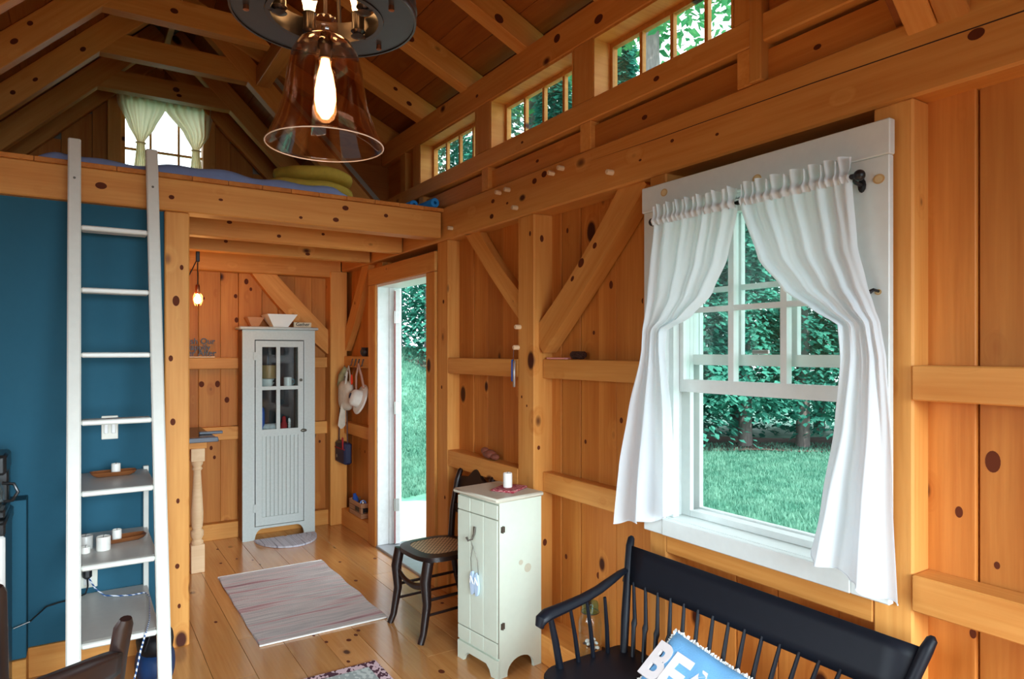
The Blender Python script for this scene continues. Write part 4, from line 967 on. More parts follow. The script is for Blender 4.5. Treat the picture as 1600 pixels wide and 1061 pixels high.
# ------------------------------------------------------------------ rugs
rg = thing('striped_rug', 'pale striped woven cotton rug on the floor before the hutch', 'rug', (1.16, 4.36, 0))
MB().grid(30, 50, lambda u, v: (-0.36 + 0.72 * u + 0.005 * math.sin(v * 21) * (1 if u in (0, 1) else 0), -0.64 + 1.28 * v, 0.008 + 0.0015 * math.sin(u * 17) * math.sin(v * 13))).grid(2, 2, lambda u, v: (-0.36 + 0.72 * u, -0.64 + 1.28 * v, 0.001)).build('weave', RUG1, rg)
for y in (-0.648, 0.632): MB().box((-0.362, y, 0.001), (0.362, y + 0.016, 0.010), 0.003).build('hem', FRINGE, rg)
hr = thing('half_round_mat', 'small grey half round braided mat before the hutch', 'mat', (1.455, 5.80, 0))
for k in range(6):
    f0, f1 = 1 - k * 0.16, 1 - k * 0.16 - 0.15
    if f1 < 0: f1 = 0.02
    outer = [(0.25 * f0 * math.cos(PI + PI * i / 24), 0.34 * f0 * math.sin(PI + PI * i / 24)) for i in range(25)]
    inner = [(0.25 * f1 * math.cos(PI + PI * i / 24), 0.34 * f1 * math.sin(PI + PI * i / 24)) for i in range(24, -1, -1)]
    MB().prism(outer + inner, 0.002, 0.016).build('braid', RUG2, hr, smooth=0)
b3 = thing('braided_rug', 'braided rug with dark plum border at the bottom edge', 'rug', (0.80, 2.62, 0))
MB().box((-0.455, -0.60, 0.001), (0.455, 0.60, 0.012), 0.003).build('border', RUG3B, b3, smooth=0)
MB().box((-0.395, -0.54, 0.0125), (0.395, 0.54, 0.014)).build('field', RUG3C, b3, smooth=0)

# ------------------------------------------------------------------ cream cupboard by the post
wc = thing('cream_cupboard', 'narrow cream painted cupboard with plank door before the timber post', 'cupboard', (1.80, 2.905, 0), 0.12)
A, B, HT = 0.135, 0.165, 0.865           # half depth (x), half width (y)
body = MB().box((-A, -B, 0.09), (A, B, HT - 0.02)).build('body', CREAM, wc, smooth=0)
foot = [(-A, 0.0), (-A, 0.09), (A, 0.09), (A, 0.0), (A - 0.05, 0.0)] + [(0.085 * math.cos(PI * i / 12), 0.012 + 0.065 * math.sin(PI * i / 12)) for i in range(13)] + [(-A + 0.05, 0.0)]
for y in (-B, B - 0.016): MB().prism(foot, y, y + 0.016, lambda a, b, hh: (a, hh, b)).build('foot_panel', CREAM, wc, smooth=0)
ff = [(-B, 0.0), (-B, 0.09), (B, 0.09), (B, 0.0), (B - 0.05, 0.0), (B - 0.065, 0.03), (B - 0.09, 0.05), (-B + 0.09, 0.05), (-B + 0.065, 0.03), (-B + 0.05, 0.0)]
MB().prism(ff, -A - 0.012, -A + 0.004, lambda a, b, hh: (hh, a, b)).build('foot_panel', CREAM, wc, smooth=0)
MB().box((-A - 0.03, -B - 0.018, HT - 0.018), (A + 0.005, B + 0.018, HT + 0.004), 0.007).build('top', plain('cream_top', rgb(206, 204, 186), 0.4, noise=0.03), wc)
dd = MB().box((-A - 0.006, -B, 0.10), (-A, B, HT - 0.03)).build('door', plain('seam_shadow', rgb(150, 152, 136), 0.5), wc, smooth=0)
for i in range(3):
    y0 = -B + 2 * B * i / 3 + 0.001; y1 = -B + 2 * B * (i + 1) / 3 - 0.001
    MB().box((-A - 0.012, y0, 0.175), (-A - 0.006, y1, HT - 0.105), 0.0025).build('plank', CREAM, dd, smooth=0)
    MB().box((-A - 0.012, y0, HT - 0.100), (-A - 0.006, y1, HT - 0.03), 0.0025).build('plank', CREAM, dd, smooth=0)
    MB().box((-A - 0.012, y0, 0.10), (-A - 0.006, y1, 0.17), 0.0025).build('plank', CREAM, dd, smooth=0)
for z in (0.70, 0.235):
    MB().box((-A + 0.008, -B - 0.004, z), (-A + 0.018, -B, z + 0.03), 0.001).box((-A + 0.022, -B - 0.004, z), (-A + 0.032, -B, z + 0.03), 0.001).cyl((-A + 0.02, -B - 0.003, z - 0.003), (-A + 0.02, -B - 0.003, z + 0.033), 0.003, 8).build('hinge', NICKEL, wc)
for x, z, r in ((0.045, 0.50, 0.022), (0.0, 0.535, 0.013)):
    MB().prism([(x + r * math.cos(i * PI / 8), z + r * math.sin(i * PI / 8)) for i in range(16)], -B - 0.001, -B, lambda a, b, hh: (a, hh, b)).build('knot', plain('faint_knot', rgb(196, 194, 172), 0.5), wc)
MB().tube([(-A - 0.014, 0.012, 0.70), (-A - 0.02, 0.012, 0.665), (-A - 0.03, 0.015, 0.64), (-A - 0.045, 0.028, 0.632), (-A - 0.05, 0.035, 0.65)], [0.009, 0.006, 0.005, 0.005, 0.006], 8).build('hook', NICKEL, wc)
fo = thing('flip_flop_ornament', 'pale blue flip flop ornament hanging from the cupboard hook', 'ornament', (1.80, 2.905, 0), 0.12)
for y, rz in ((0.022, 0.0), (-0.014, 0.0)):
    sole = [(y + 0.017 * (1 + 0.15 * math.sin(2 * a_)) * math.cos(a_), 0.42 + 0.058 * math.sin(a_)) for a_ in [i * PI / 10 for i in range(20)]]
    so = MB().prism(sole, -A - 0.028, -A - 0.016, lambda a, b, hh: (hh, a, b)).build('sole', plain('pale_blue', rgb(190, 214, 240), 0.6) if y > 0 else MATS['pale_blue'], fo)
    MB().tube([(-A - 0.028, y - 0.013, 0.42), (-A - 0.034, y, 0.455), (-A - 0.028, y + 0.013, 0.42)], 0.003, 6).build('thong', PORC, so)
MB().tube([(-A - 0.022, 0.03, 0.47), (-A - 0.022, 0.036, 0.54), (-A - 0.025, 0.015, 0.60), (-A - 0.036, 0.018, 0.635), (-A - 0.025, 0.012, 0.60), (-A - 0.022, -0.02, 0.54), (-A - 0.022, -0.026, 0.47)], 0.0016, 6).build('wire', NICKEL, fo)
cs = MB().box((-0.085, -0.065, 0), (0.085, 0.065, 0.012), 0.005).build('coaster', COASTER, None, (1.835, 2.87, HT + 0.0045), (0, 0, 0.55)); tag(cs, 'square red woven coaster on the cream cupboard', 'coaster')
candle((1.828, 2.875, HT + 0.0175), 0.0235, 0.072, 'white pillar candle on the red coaster')

# ------------------------------------------------------------------ cane seat chair
kc = thing('cane_chair', 'dark wooden chair with a woven cane seat by the door', 'chair', (1.74, 3.475, 0), PI / 2 + 0.06)
# local: front is +y after rotation -> world -x ; x local along world y
def rr(u, ax, ay, p=0.62):
    c_, s_ = math.cos(2 * PI * u), math.sin(2 * PI * u)
    return (ax * math.copysign(abs(c_) ** p, c_), ay * math.copysign(abs(s_) ** p, s_))
outer = [rr(i / 40, 0.205, 0.20) for i in range(40)]; inner = [rr(i / 40, 0.152, 0.148) for i in range(40)]
sm_ = MB()
n = 40
sm_.v += [(x, y, 0.425) for x, y in outer] + [(x, y, 0.45) for x, y in outer] + [(x, y, 0.456) for x, y in inner] + [(x, y, 0.425) for x, y in inner]
for i in range(n):
    j = (i + 1) % n
    for a, b in ((0, 1), (1, 2), (2, 3), (3, 0)): sm_.f.append((a * n + i, a * n + j, b * n + j, b * n + i))
st = sm_.build('seat_frame', DARKW, kc)
MB().prism([rr(i / 40, 0.156, 0.152) for i in range(40)], 0.446, 0.4535).build('cane_panel', CANE, st)
for x in (-0.17, 0.17):
    MB().tube([(x, 0.165, 0.43), (x * 1.02, 0.185, 0.33), (x * 1.02, 0.175, 0.2), (x * 1.05, 0.20, 0.05), (x * 1.08, 0.22, 0)], [0.030, 0.030, 0.024, 0.019, 0.018], 10).build('leg', DARKW, kc)
    MB().tube([(x * 0.95, -0.27, 0), (x * 0.95, -0.215, 0.2), (x * 0.97, -0.18, 0.43), (x * 1.0, -0.195, 0.6), (x * 1.05, -0.235, 0.78), (x * 1.05, -0.255, 0.835), (x * 1.05, -0.262, 0.845)], [0.014, 0.017, 0.02, 0.018, 0.018, 0.017, 0.01], 10).build('back_leg', DARKW, kc)
    MB().tube([(x, 0.18, 0.22), (x * 0.95, -0.215, 0.22)], 0.009, 8).build('stretcher', DARKW, kc)
    MB().tube([(x, 0.18, 0.14), (x * 0.95, -0.225, 0.14)], 0.008, 8).build('stretcher', DARKW, kc)
bowp = [(-0.175 + 0.35 * i / 10, 0.18, 0.285 - 0.05 * (1 - ((i - 5) / 5) ** 2) ** 1 + 0.03) for i in range(11)]
MB().tube(bowp, 0.019, 8, flat=(0.5, 1)).build('front_stretcher', DARKW, kc)
MB().tube([(-0.16, -0.215, 0.2), (0.16, -0.215, 0.2)], 0.008, 8).build('stretcher', DARKW, kc)
cp = [(-0.175, 0.74)] + [(-0.175 + 0.35 * i / 20, 0.80 + 0.045 * (math.sin(PI * i / 20) ** 2) + 0.02 * math.cos(4 * PI * i / 20) * math.sin(PI * i / 20)) for i in range(21)] + [(0.175, 0.74), (0.1, 0.725), (-0.1, 0.725)]
MB().prism(cp, -0.262, -0.240, lambda a, b, hh: (a, hh - 0.15 * (b - 0.78), b)).build('crest', DARKW, kc)
MB().box((-0.165, -0.215, 0.59), (0.165, -0.198, 0.645), 0.004).build('back_rail', DARKW, kc)

# small things on the girts and pegs
sh_ = MB().ball((0, 0, 0.028), (0.035, 0.06, 0.028), 14, 8).ball((0.0, -0.06, 0.02), (0.025, 0.035, 0.02), 12, 6).ball((-0.01, 0.035, 0.045), (0.022, 0.035, 0.022), 12, 6).build('sea_shell', SHELL, None, (2.035, 3.40, 0.937)); tag(sh_, 'knobbly brown seashell on the girt behind the cane chair', 'shell')
for y in (2.645, 2.60):
    pcn = MB()
    for k in range(6):
        z = 0.006 + 0.006 * k; r = 0.022 * math.sin(PI * (k + 1.2) / 8)
        for j in range(8):
            a = j * PI / 4 + k * 0.4; pcn.ball((r * math.cos(a), r * math.sin(a), z), (0.009, 0.009, 0.005), 6, 4)
    pcn.ball((0, 0, 0.018), (0.014, 0.014, 0.018), 8, 6)
    o = pcn.build('pine_cone', PCONE, None, (2.085, y, 1.533)); tag(o, 'small dark pine cone nearest the timber post on the girt' if y > 2.62 else 'small dark pine cone nearest the white curtain on the girt', 'pine cone', 'pine cones on the girt')
o = MB().box((2.06, 2.70, 1.533), (2.10, 2.86, 1.541), 0.001).build('pink_chalk', plain('pink_stick', rgb(222, 150, 140), 0.6), None, smooth=0); tag(o, 'flat pink stick lying on the girt beside the timber post', 'stick')
hp = thing('bottle_opener', 'thin blue and steel opener hanging from a peg on the post', 'opener', (1.965, 3.03, 1.38))
MB().tube([(0, 0, 0.145), (0.0, 0.004, 0.16), (0, 0.0, 0.2)], 0.002, 6).build('loop', STRAP, hp)
MB().box((-0.006, -0.012, 0.0), (0.006, 0.004, 0.145), 0.004).build('blade', STEEL, hp)
MB().box((-0.006, 0.006, 0.03), (0.006, 0.02, 0.15), 0.004).build('grip', BLUEP, hp)
# ------------------------------------------------------------------ black spindle settee
be = thing('spindle_settee', 'black spindle back settee under the big window', 'bench', (1.6, 1.42, 0))
O = Vector((1.6, 1.42, 0))
def bp3(*p): return [tuple(Vector(q) - O) for q in p]
YA, YZ = 0.93, 1.965
seat = []
for cx, cy, a0 in ((1.50, YA + 0.10, PI), (1.74, YA + 0.05, 1.5 * PI), (1.74, YZ - 0.05, 0), (1.50, YZ - 0.10, PI / 2)):
    r = 0.05 if cx > 1.6 else 0.10
    if cx < 1.6: cx = 1.355 + r
    seat += [(cx + r * math.cos(a0 + i * PI / 12) - O.x, cy + r * math.sin(a0 + i * PI / 12) - O.y) for i in range(7)]
st_ = MB(); st_.prism(seat, 0.395, 0.425); st_.prism([(x * 0.985, y * 0.992) for x, y in seat], 0.425, 0.432)
st_.build('seat', BLACK, be)
def bx_at(y, z):                      # back plane: x for a height
    return 1.735 + (z - 0.43) * 0.36
def splay(y0): return y0
for y0, y1 in ((1.905, 2.026), (0.985, 0.881)):
    MB().tube(bp3((1.735, y0, 0.425), (1.775, y0 + (y1 - y0) * 0.3, 0.54), (1.83, y0 + (y1 - y0) * 0.68, 0.68), (1.87, y0 + (y1 - y0) * 0.93, 0.785), (1.885, y1, 0.812), (1.89, y1, 0.820)), [0.015, 0.017, 0.016, 0.017, 0.014, 0.006], 12).build('back_post', BLACK, be)
def crest(u, v):
    y = 0.905 + (2.005 - 0.905) * u; z = 0.652 + 0.135 * v
    return tuple(Vector((bx_at(y, z) + 0.01, y, z)) - O)
g = MB().grid(12, 4, crest).build('crest_board', BLACK, be); md = g.modifiers.new('thick', 'SOLIDIFY'); md.thickness = 0.018; md.offset = 0
NS = 16
for i in range(NS):
    f_ = (i + 0.9) / (NS + 0.8)
    yb = 0.985 + (1.905 - 0.985) * f_; yt = 0.905 + (2.005 - 0.905) * f_
    P = [(1.735 + 0.0, yb, 0.428), (1.768, yb + (yt - yb) * 0.35, 0.52), (1.775, yb + (yt - yb) * 0.4, 0.535), (1.782, yb + (yt - yb) * 0.45, 0.55), (1.823, yt, 0.665)]
    MB().tube(bp3(*P), [0.0085, 0.0085, 0.0115, 0.008, 0.006], 8).build('spindle', BLACK, be)
for s in (1, -1):
    f_ = lambda y: y if s > 0 else (0.985 + 1.905) - y - 0.0
    arm = [(1.845, 2.0, 0.70), (1.79, 1.985, 0.698), (1.72, 1.96, 0.69), (1.64, 1.94, 0.675), (1.55, 1.925, 0.662), (1.45, 1.912, 0.654), (1.375, 1.902, 0.65), (1.345, 1.897, 0.64), (1.338, 1.896, 0.622), (1.348, 1.897, 0.612)]
    MB().tube(bp3(*[(x, f_(y), z) for x, y, z in arm]), [0.012, 0.014, 0.017, 0.019, 0.021, 0.023, 0.025, 0.022, 0.016, 0.008], 12, flat=(1.15, 0.8)).build('armrest', BLACK, be)
    for k, (xb, xt) in enumerate(((1.455, 1.392), (1.54, 1.484), (1.61, 1.562), (1.68, 1.648))):
        r = 0.013 if k == 0 else 0.008
        MB().tube(bp3((xb, f_(1.935), 0.425), ((xb + xt) / 2, f_(1.922), 0.54), (xt, f_(1.915), 0.652)), [r * 1.1, r, r * 0.75], 8).build('arm_spindle', BLACK, be)
for x, y in ((1.42, 1.90), (1.42, 1.0), (1.70, 1.90), (1.70, 1.0), (1.42, 1.45), (1.70, 1.45)):
    dx = -0.03 if x < 1.5 else 0.04
    MB().tube(bp3((x, y, 0.397), (x + dx * 0.5, y, 0.2), (x + dx, y, 0.0)), [0.018, 0.02, 0.014], 10).build('leg', BLACK, be)
# cushion
cu_ = thing('throw_pillow', 'blue pillow with pale appliqued letters and white fringe on the settee', 'pillow')
ax_ = Vector((-0.10, -1.0, -0.06)).normalized(); bx_ = Vector((0.75, 0.0, 0.66)); bx_ = (bx_ - ax_ * bx_.dot(ax_)).normalized(); nx_ = ax_.cross(bx_)
if nx_.z < 0: nx_ = -nx_
pw, ph = 0.46, 0.235
tl = Vector((1.765, 1.665, 0.585))
ctr = tl + ax_ * pw / 2 - bx_ * ph / 2
cu_.matrix_world = Matrix.Translation(ctr) @ Matrix((ax_, bx_, nx_)).transposed().to_4x4()
def pil(u, v, s):
    x, y = 2 * u - 1, 2 * v - 1
    t_ = 0.055 * ((1 - x ** 4) * (1 - y ** 4)) ** 0.55
    pin = 1 - 0.05 * (1 - abs(y) ** 2) * abs(x) ** 3
    return (x * pw / 2 * (1 - 0.04 * (1 - y * y)), y * ph / 2 * (1 - 0.05 * (1 - x * x)), s * t_ + 0.003 * math.sin(9 * x + 5 * y))
MB().grid(20, 14, lambda u, v: pil(u, v, 1)).grid(20, 14, lambda u, v: pil(u, v, -1)).build('cover', DENIM, cu_)
fm = MB(); rnd = random.Random(3)
for k in range(260):
    s = k / 260 * 4; e = int(s); q = s - e
    u, v = ((q, 1), (1, 1 - q), (1 - q, 0), (0, q))[e]
    p = Vector(pil(u, v, 0)); p2 = Vector(p) * 1.0
    d_ = Vector(((2 * u - 1) if u in (0, 1) else 0, (2 * v - 1) if v in (0, 1) else 0, 0))
    if d_.length == 0: d_ = Vector((1, 0, 0))
    d_ = (d_.normalized() + Vector((rnd.uniform(-.7, .7), rnd.uniform(-.7, .7), rnd.uniform(-.5, .9)))).normalized() * rnd.uniform(0.008, 0.014)
    fm.tube([p, p + d_ * 0.6, p + d_], [0.0035, 0.0035, 0.0015], 5)
fm.build('fringe', FRINGE, cu_)['kind'] = 'stuff'
for c_, x, y, sz, rz in (('B', -0.175, -0.075, 0.18, 0.0), ('E', -0.085, -0.08, 0.18, 0.0), ('A', 0.012, -0.085, 0.18, 0.0), ('C', 0.105, -0.085, 0.18, 0.0), ('H', 0.19, -0.085, 0.15, 0.0)):
    tx = text(c_, sz, LETTER, cu_, (x, y, 0.053 if abs(x) < 0.12 else 0.045), (0, -0.12 if x < -0.12 else 0, rz), 'letter', 0.004, 'CENTER', 0.006)
# glass jar behind the settee
jr = thing('glass_jar', 'clear glass jar with a teal lid and shells behind the settee arm', 'jar', (2.01, 2.44, 0.146))
MB().lathe([(0.05, 0), (0.056, 0.008), (0.057, 0.16), (0.05, 0.185), (0.036, 0.2), (0.036, 0.212)], 24).lathe([(0.0, 0.004), (0.053, 0.01), (0.0535, 0.16), (0.033, 0.2)], 24).build('glass', JARG, jr)
MB().lathe([(0.039, 0.205), (0.042, 0.212), (0.039, 0.225), (0.040, 0.24), (0.036, 0.252), (0.015, 0.258), (0, 0.258)], 24).build('lid', TEALG, jr)
MB().tube([(0.042 * math.cos(i * PI / 12), 0.042 * math.sin(i * PI / 12), 0.205) for i in range(25)], 0.002, 6, cap=False).build('wire_bail', NICKEL, jr)
rnd = random.Random(5)
for k in range(16):
    r = 0.034 * math.sqrt(rnd.random()); a = rnd.uniform(0, 2 * PI)
    z = 0.018 + 0.06 * (k / 16)
    MB().ball((r * math.cos(a), r * math.sin(a), z), (rnd.uniform(.008, .014), rnd.uniform(.008, .014), rnd.uniform(.006, .01)), 8, 5).build('shell_piece', [PORC, DARKP, SHELL][k % 3] if k < 11 else PORC, jr)

# ------------------------------------------------------------------ curtains of the big window
rod = thing('curtain_rod', 'black curtain rod with ball finials above the big window', 'curtain rod', (1.90, 1.5, 2.083))
MB().cyl((0, -0.41, 0), (0, 0.415, 0), 0.008, 10).build('rod', BLACKM, rod)
for y in (-0.415, 0.42):
    MB().ball((0, y, 0), 0.0165, 14, 10).build('finial', BLACKM, rod)
    yb = y * 0.945
    MB().tube([(0, yb, 0), (0.02, yb, -0.014), (0.053, yb, -0.018)], 0.006, 8).ball((0.053, yb, -0.018), (0.004, 0.013, 0.022), 10, 6).build('bracket', BLACKM, rod)
def interp(rows, z):
    for (z0, *a), (z1, *b) in zip(rows, rows[1:]):
        if z <= z0 + 1e-9 and z >= z1 - 1e-9:
            f = (z0 - z) / (z0 - z1); f2 = f * f * (3 - 2 * f) * 0.35 + f * 0.65
            return [p + (q - p) * f2 for p, q in zip(a, b)]
    return list(rows[-1][1:])
def curtain(label, rows, hem, seed, flip):
    c = thing('window_curtain', label, 'curtain', (0, 0, 0), 0, 'white curtains of the big window')
    rnd = random.Random(seed); ph = [rnd.uniform(0, 6.28) for _ in range(8)]
    def surf(z, u, head=False):
        yo, yi, x = interp(rows, z)
        y = yo + (yi - yo) * u
        top = max(0, min(1, (z - 1.62) / 0.46)); low = max(0, min(1, (1.62 - z) / 0.6))
        near = max(0.0, min(1.0, (z - 1.80) / 0.27))
        wv = math.sin(u * 2 * PI * 10 + ph[0] + 1.6 * math.sin(u * 9 + ph[3])) * (0.0025 + 0.0075 * near ** 1.5) * (1 - low) * (0.35 + 0.65 * math.sin(4 * u + ph[3]) ** 2)
        wv += math.sin(u * 2 * PI * 4.6 + ph[2] + 0.9 * math.sin(5 * u + z * 3)) * 0.007 * (1 - low)
        wv += math.sin(u * 2 * PI * 2.1 + ph[1]) * 0.030 * low + math.sin(u * 2 * PI * 4.3 + ph[2] + z) * 0.006 * low
        wv += 0.009 * math.exp(-((z - 1.68) / 0.09) ** 2) * math.sin(u * 17 + ph[4])
        return (x + wv, y + 0.004 * math.sin(u * 40 + ph[5]) * low, z)
    NZ = 70; NU = 110
    def body(u, v):
        zt = 2.09; zb = hem(u) + 0.006 * math.sin(u * 2 * PI * 3.2 + ph[1])
        z = zt + (zb - zt) * v
        return surf(z, u)
    o = MB().grid(NU, NZ, body).build('drape', CURT, c, smooth=80)
    hm = MB().tube([Vector(body(i / 60, 1)) for i in range(61)], 0.0022, 6).build('hem', CURT, c)
    def header(u, v):
        yo, yi, x = interp(rows, 2.1); y = yo + (yi - yo) * u
        z = 2.065 + 0.075 * v; a = 2 * PI * (14 * u + 0.5 * math.sin(7 * u + ph[6]))
        amp = 0.007 + 0.014 * max(0, v - 0.3) ; bul = 0.0125 * math.exp(-((z - 2.083) / 0.013) ** 2)
        return (x - 0.004 - bul + amp * math.sin(a), y + 0.008 * v * math.sin(a * 0.5 + ph[7]), z + (0.006 * math.sin(a * 0.5) if v > 0.9 else 0))
    MB().grid(200, 14, header).build('ruffle_header', CURT, c, smooth=80)
    return c
curtain('left white curtain panel of the big window, tied back', [(2.2, 1.905, 1.51, 1.895), (2.06, 1.907, 1.512, 1.895), (1.90, 1.935, 1.56, 1.90), (1.78, 1.955, 1.635, 1.905), (1.70, 1.972, 1.745, 1.91), (1.655, 1.984, 1.872, 1.915), (1.58, 1.992, 1.875, 1.915), (1.33, 2.06, 1.835, 1.915), (1.10, 2.10, 1.81, 1.91), (0.8, 2.135, 1.80, 1.91)], lambda u: 0.853 + 0.105 * u ** 1.5, 1, False)
curtain('right white curtain panel of the big window, longest and widest', [(2.2, 1.108, 1.497, 1.895), (2.06, 1.107, 1.495, 1.895), (1.88, 1.092, 1.425, 1.895), (1.77, 1.066, 1.33, 1.895), (1.70, 1.045, 1.225, 1.895), (1.65, 1.03, 1.145, 1.90), (1.55, 1.012, 1.145, 1.90), (1.35, 1.0, 1.17, 1.90), (1.12, 0.992, 1.215, 1.895), (0.8, 0.975, 1.285, 1.89)], lambda u: 0.862 + 0.085 * u, 4, True)
hk = thing('tieback_hook', 'black curved tieback hook on the white window casing', 'hook', (1.957, 1.072, 1.735))
MB().tube([(0, -0.012, 0.012), (-0.02, -0.008, 0.016), (-0.03, 0.006, 0.006), (-0.026, 0.014, -0.03)], [0.004, 0.005, 0.009, 0.003], 8).build('hook', BLACKM, hk)

# gable curtains
for k, (xa, xb, xt, lab) in enumerate(((0.23, 0.585, 0.40, 'left sheer curtain tied in the middle on the gable window'), (0.565, 0.94, 0.80, 'right sheer curtain tied in the middle on the gable window'))):
    rows = [(3.63, xa, xb), (3.52, xa + 0.01, xb - 0.01), (3.36, xt - 0.09, xt + 0.10), (3.24, xt - 0.028, xt + 0.028), (3.20, xt - 0.03, xt + 0.03), (2.95, xt - 0.055, xt + 0.065), (2.7, xt - 0.07, xt + 0.08)]
    def gs(u, v, rows=rows, k=k):
        z = 3.60 + (2.76 - 3.60) * v; a, b = interp(rows, z); w_ = b - a
        return (a + w_ * u, 6.045 + 0.012 * math.sin(u * 2 * PI * 6 + k) + 0.006 * math.sin(u * 31 + z * 4), z)
    c = thing('sheer_curtain', lab, 'curtain', (0, 0, 0), 0, 'sheer curtains of the gable window')
    MB().grid(60, 40, gs).build('drape', CURT2, c, smooth=80)
    MB().tube([(xt + 0.035 * math.cos(i * PI / 8), 6.043 + 0.02 * math.sin(i * PI / 8), 3.225) for i in range(17)], 0.005, 6, cap=False).build('tie', CURT2, c)
rd = MB().cyl((0.2, 6.05, 3.605), (0.96, 6.05, 3.605), 0.006, 8).build('gable_curtain_rod', BRONZE, None); tag(rd, 'thin rod holding the sheer curtains of the gable window', 'curtain rod')

# ------------------------------------------------------------------ loft bedding
bd = thing('mattress', 'thin loft mattress under a rumpled pale blue sheet', 'mattress', (0.62, 4.85, 2.511))
def bed(u, v):
    x = -0.84 + 1.68 * u; y = -0.81 + 1.62 * v
    ex = min(1, (1 - abs(2 * u - 1)) * 7); ey = min(1, (1 - abs(2 * v - 1)) * 9)
    hgt = 0.085 * (ex ** 0.6) * (ey ** 0.45)
    wr_ = 0.010 * math.sin(x * 9 + 2.2 * math.sin(y * 6)) + 0.008 * math.sin(x * 21 + y * 9) + 0.012 * math.sin(x * 4.3 + 1)
    return (x, y, 0.002 + max(0, hgt + wr_ * ex * ey))
MB().grid(90, 40, bed).grid(1, 1, lambda u, v: (-0.84 + 1.68 * u, -0.81 + 1.62 * v, 0.001)).build('sheet', SHEET, bd, smooth=80)
for k, (dx, dy, z, rz) in enumerate(((1.27, 4.45, 2.578, 0.05), (1.31, 4.45, 2.672, 0.12))):
    def pw_(u, v, k=k):
        p = Vector(lump(u, v, 0.31 - 0.05 * k, 0.21, 0.105)); p.z += 0.006 * math.sin(p.x * 18 + k) ; return tuple(p)
    o = MB().grid(36, 14, pw_).build('yellow_pillow', YELLOW, None, (dx, dy, z), (0, 0, rz)); tag(o, ['lower of two flat yellow pillows stacked on the loft bed', 'upper of two flat yellow pillows stacked on the loft bed'][k], 'pillow', 'yellow pillows on the loft bed')
for k, (x, y0, z, lab) in enumerate(((1.85, 4.06, 2.542, 'blue foam pool noodle lying next to the loft mattress'), (1.945, 3.94, 2.545, 'blue foam pool noodle lying against the plate beam'))):
    o = MB(); r0, r1, y1 = 0.031, 0.011, y0 + 1.2
    o.lathe([(r1, 0), (r0 - 0.003, 0), (r0, 0.004), (r0, 1.196), (r0 - 0.003, 1.2), (r1, 1.2), (r1, 0)], 20)
    o = o.build('pool_noodle', FOAM, None, (x, y0, z), (-PI / 2, 0, 0)); tag(o, lab, 'pool noodle', 'blue pool noodles on the loft')

# ------------------------------------------------------------------ outside
def gz(x, y): return -0.3 + (min(1.0, max(0.0, (x - 3.0) / 2.0)))* 0.42 * min(4.6, max(0.0, y - 0.55 * x - 5.0))
lawn = MB().grid(70, 60, lambda u, v: (-22 + 54 * u, -16 + 48 * v, gz(-22 + 54 * u, -16 + 48 * v))).build('lawn', LAWN, None, smooth=80)
tag(lawn, 'green lawn outside the window and door', 'lawn', kind='structure')
gp = MB().box((2.19, 4.0, -0.36), (4.3, 7.6, -0.245), 0.01).build('path', PATHM, None, smooth=0)
tag(gp, 'bright pale gravel path outside the open door', 'path', kind='structure')
rnd = random.Random(11)
gv, gf = [], []
def blade(x, y, h):
    z = gz(x, y) + 0.0; a = rnd.uniform(0, 2 * PI); w_ = h * 0.22; dx, dy = math.cos(a) * w_, math.sin(a) * w_
    lx, ly = rnd.uniform(-.5, .5) * h, rnd.uniform(-.5, .5) * h
    k = len(gv); gv.extend([(x - dx, y - dy, z), (x + dx, y + dy, z), (x + lx, y + ly, z + h)]); gf.append((k, k + 1, k + 2))
for _ in range(70000):
    tt = rnd.uniform(3.0, 13.5) if rnd.random() < 0.8 else rnd.uniform(2.3, 6)
    r = rnd.uniform(0.22, 0.56); x, y = tt * (0.5421 + r * 0.8403), tt * (0.8403 - r * 0.5421)
    if x > 2.4: blade(x, y, rnd.uniform(0.03, 0.075))
for _ in range(40000):
    tt = rnd.uniform(6.0, 17.0); r = rnd.uniform(-0.21, -0.09); x, y = tt * (0.5421 + r * 0.8403), tt * (0.8403 - r * 0.5421)
    if x > 2.4 and not (x < 4.35 and 3.95 < y < 7.65): blade(x, y, rnd.uniform(0.03, 0.07))
me = bpy.data.meshes.new('grass'); me.from_pydata(gv, [], gf); me.materials.append(GRASS)
tag(link('grass', me), 'short green grass blades covering the lawn', 'grass', kind='stuff')

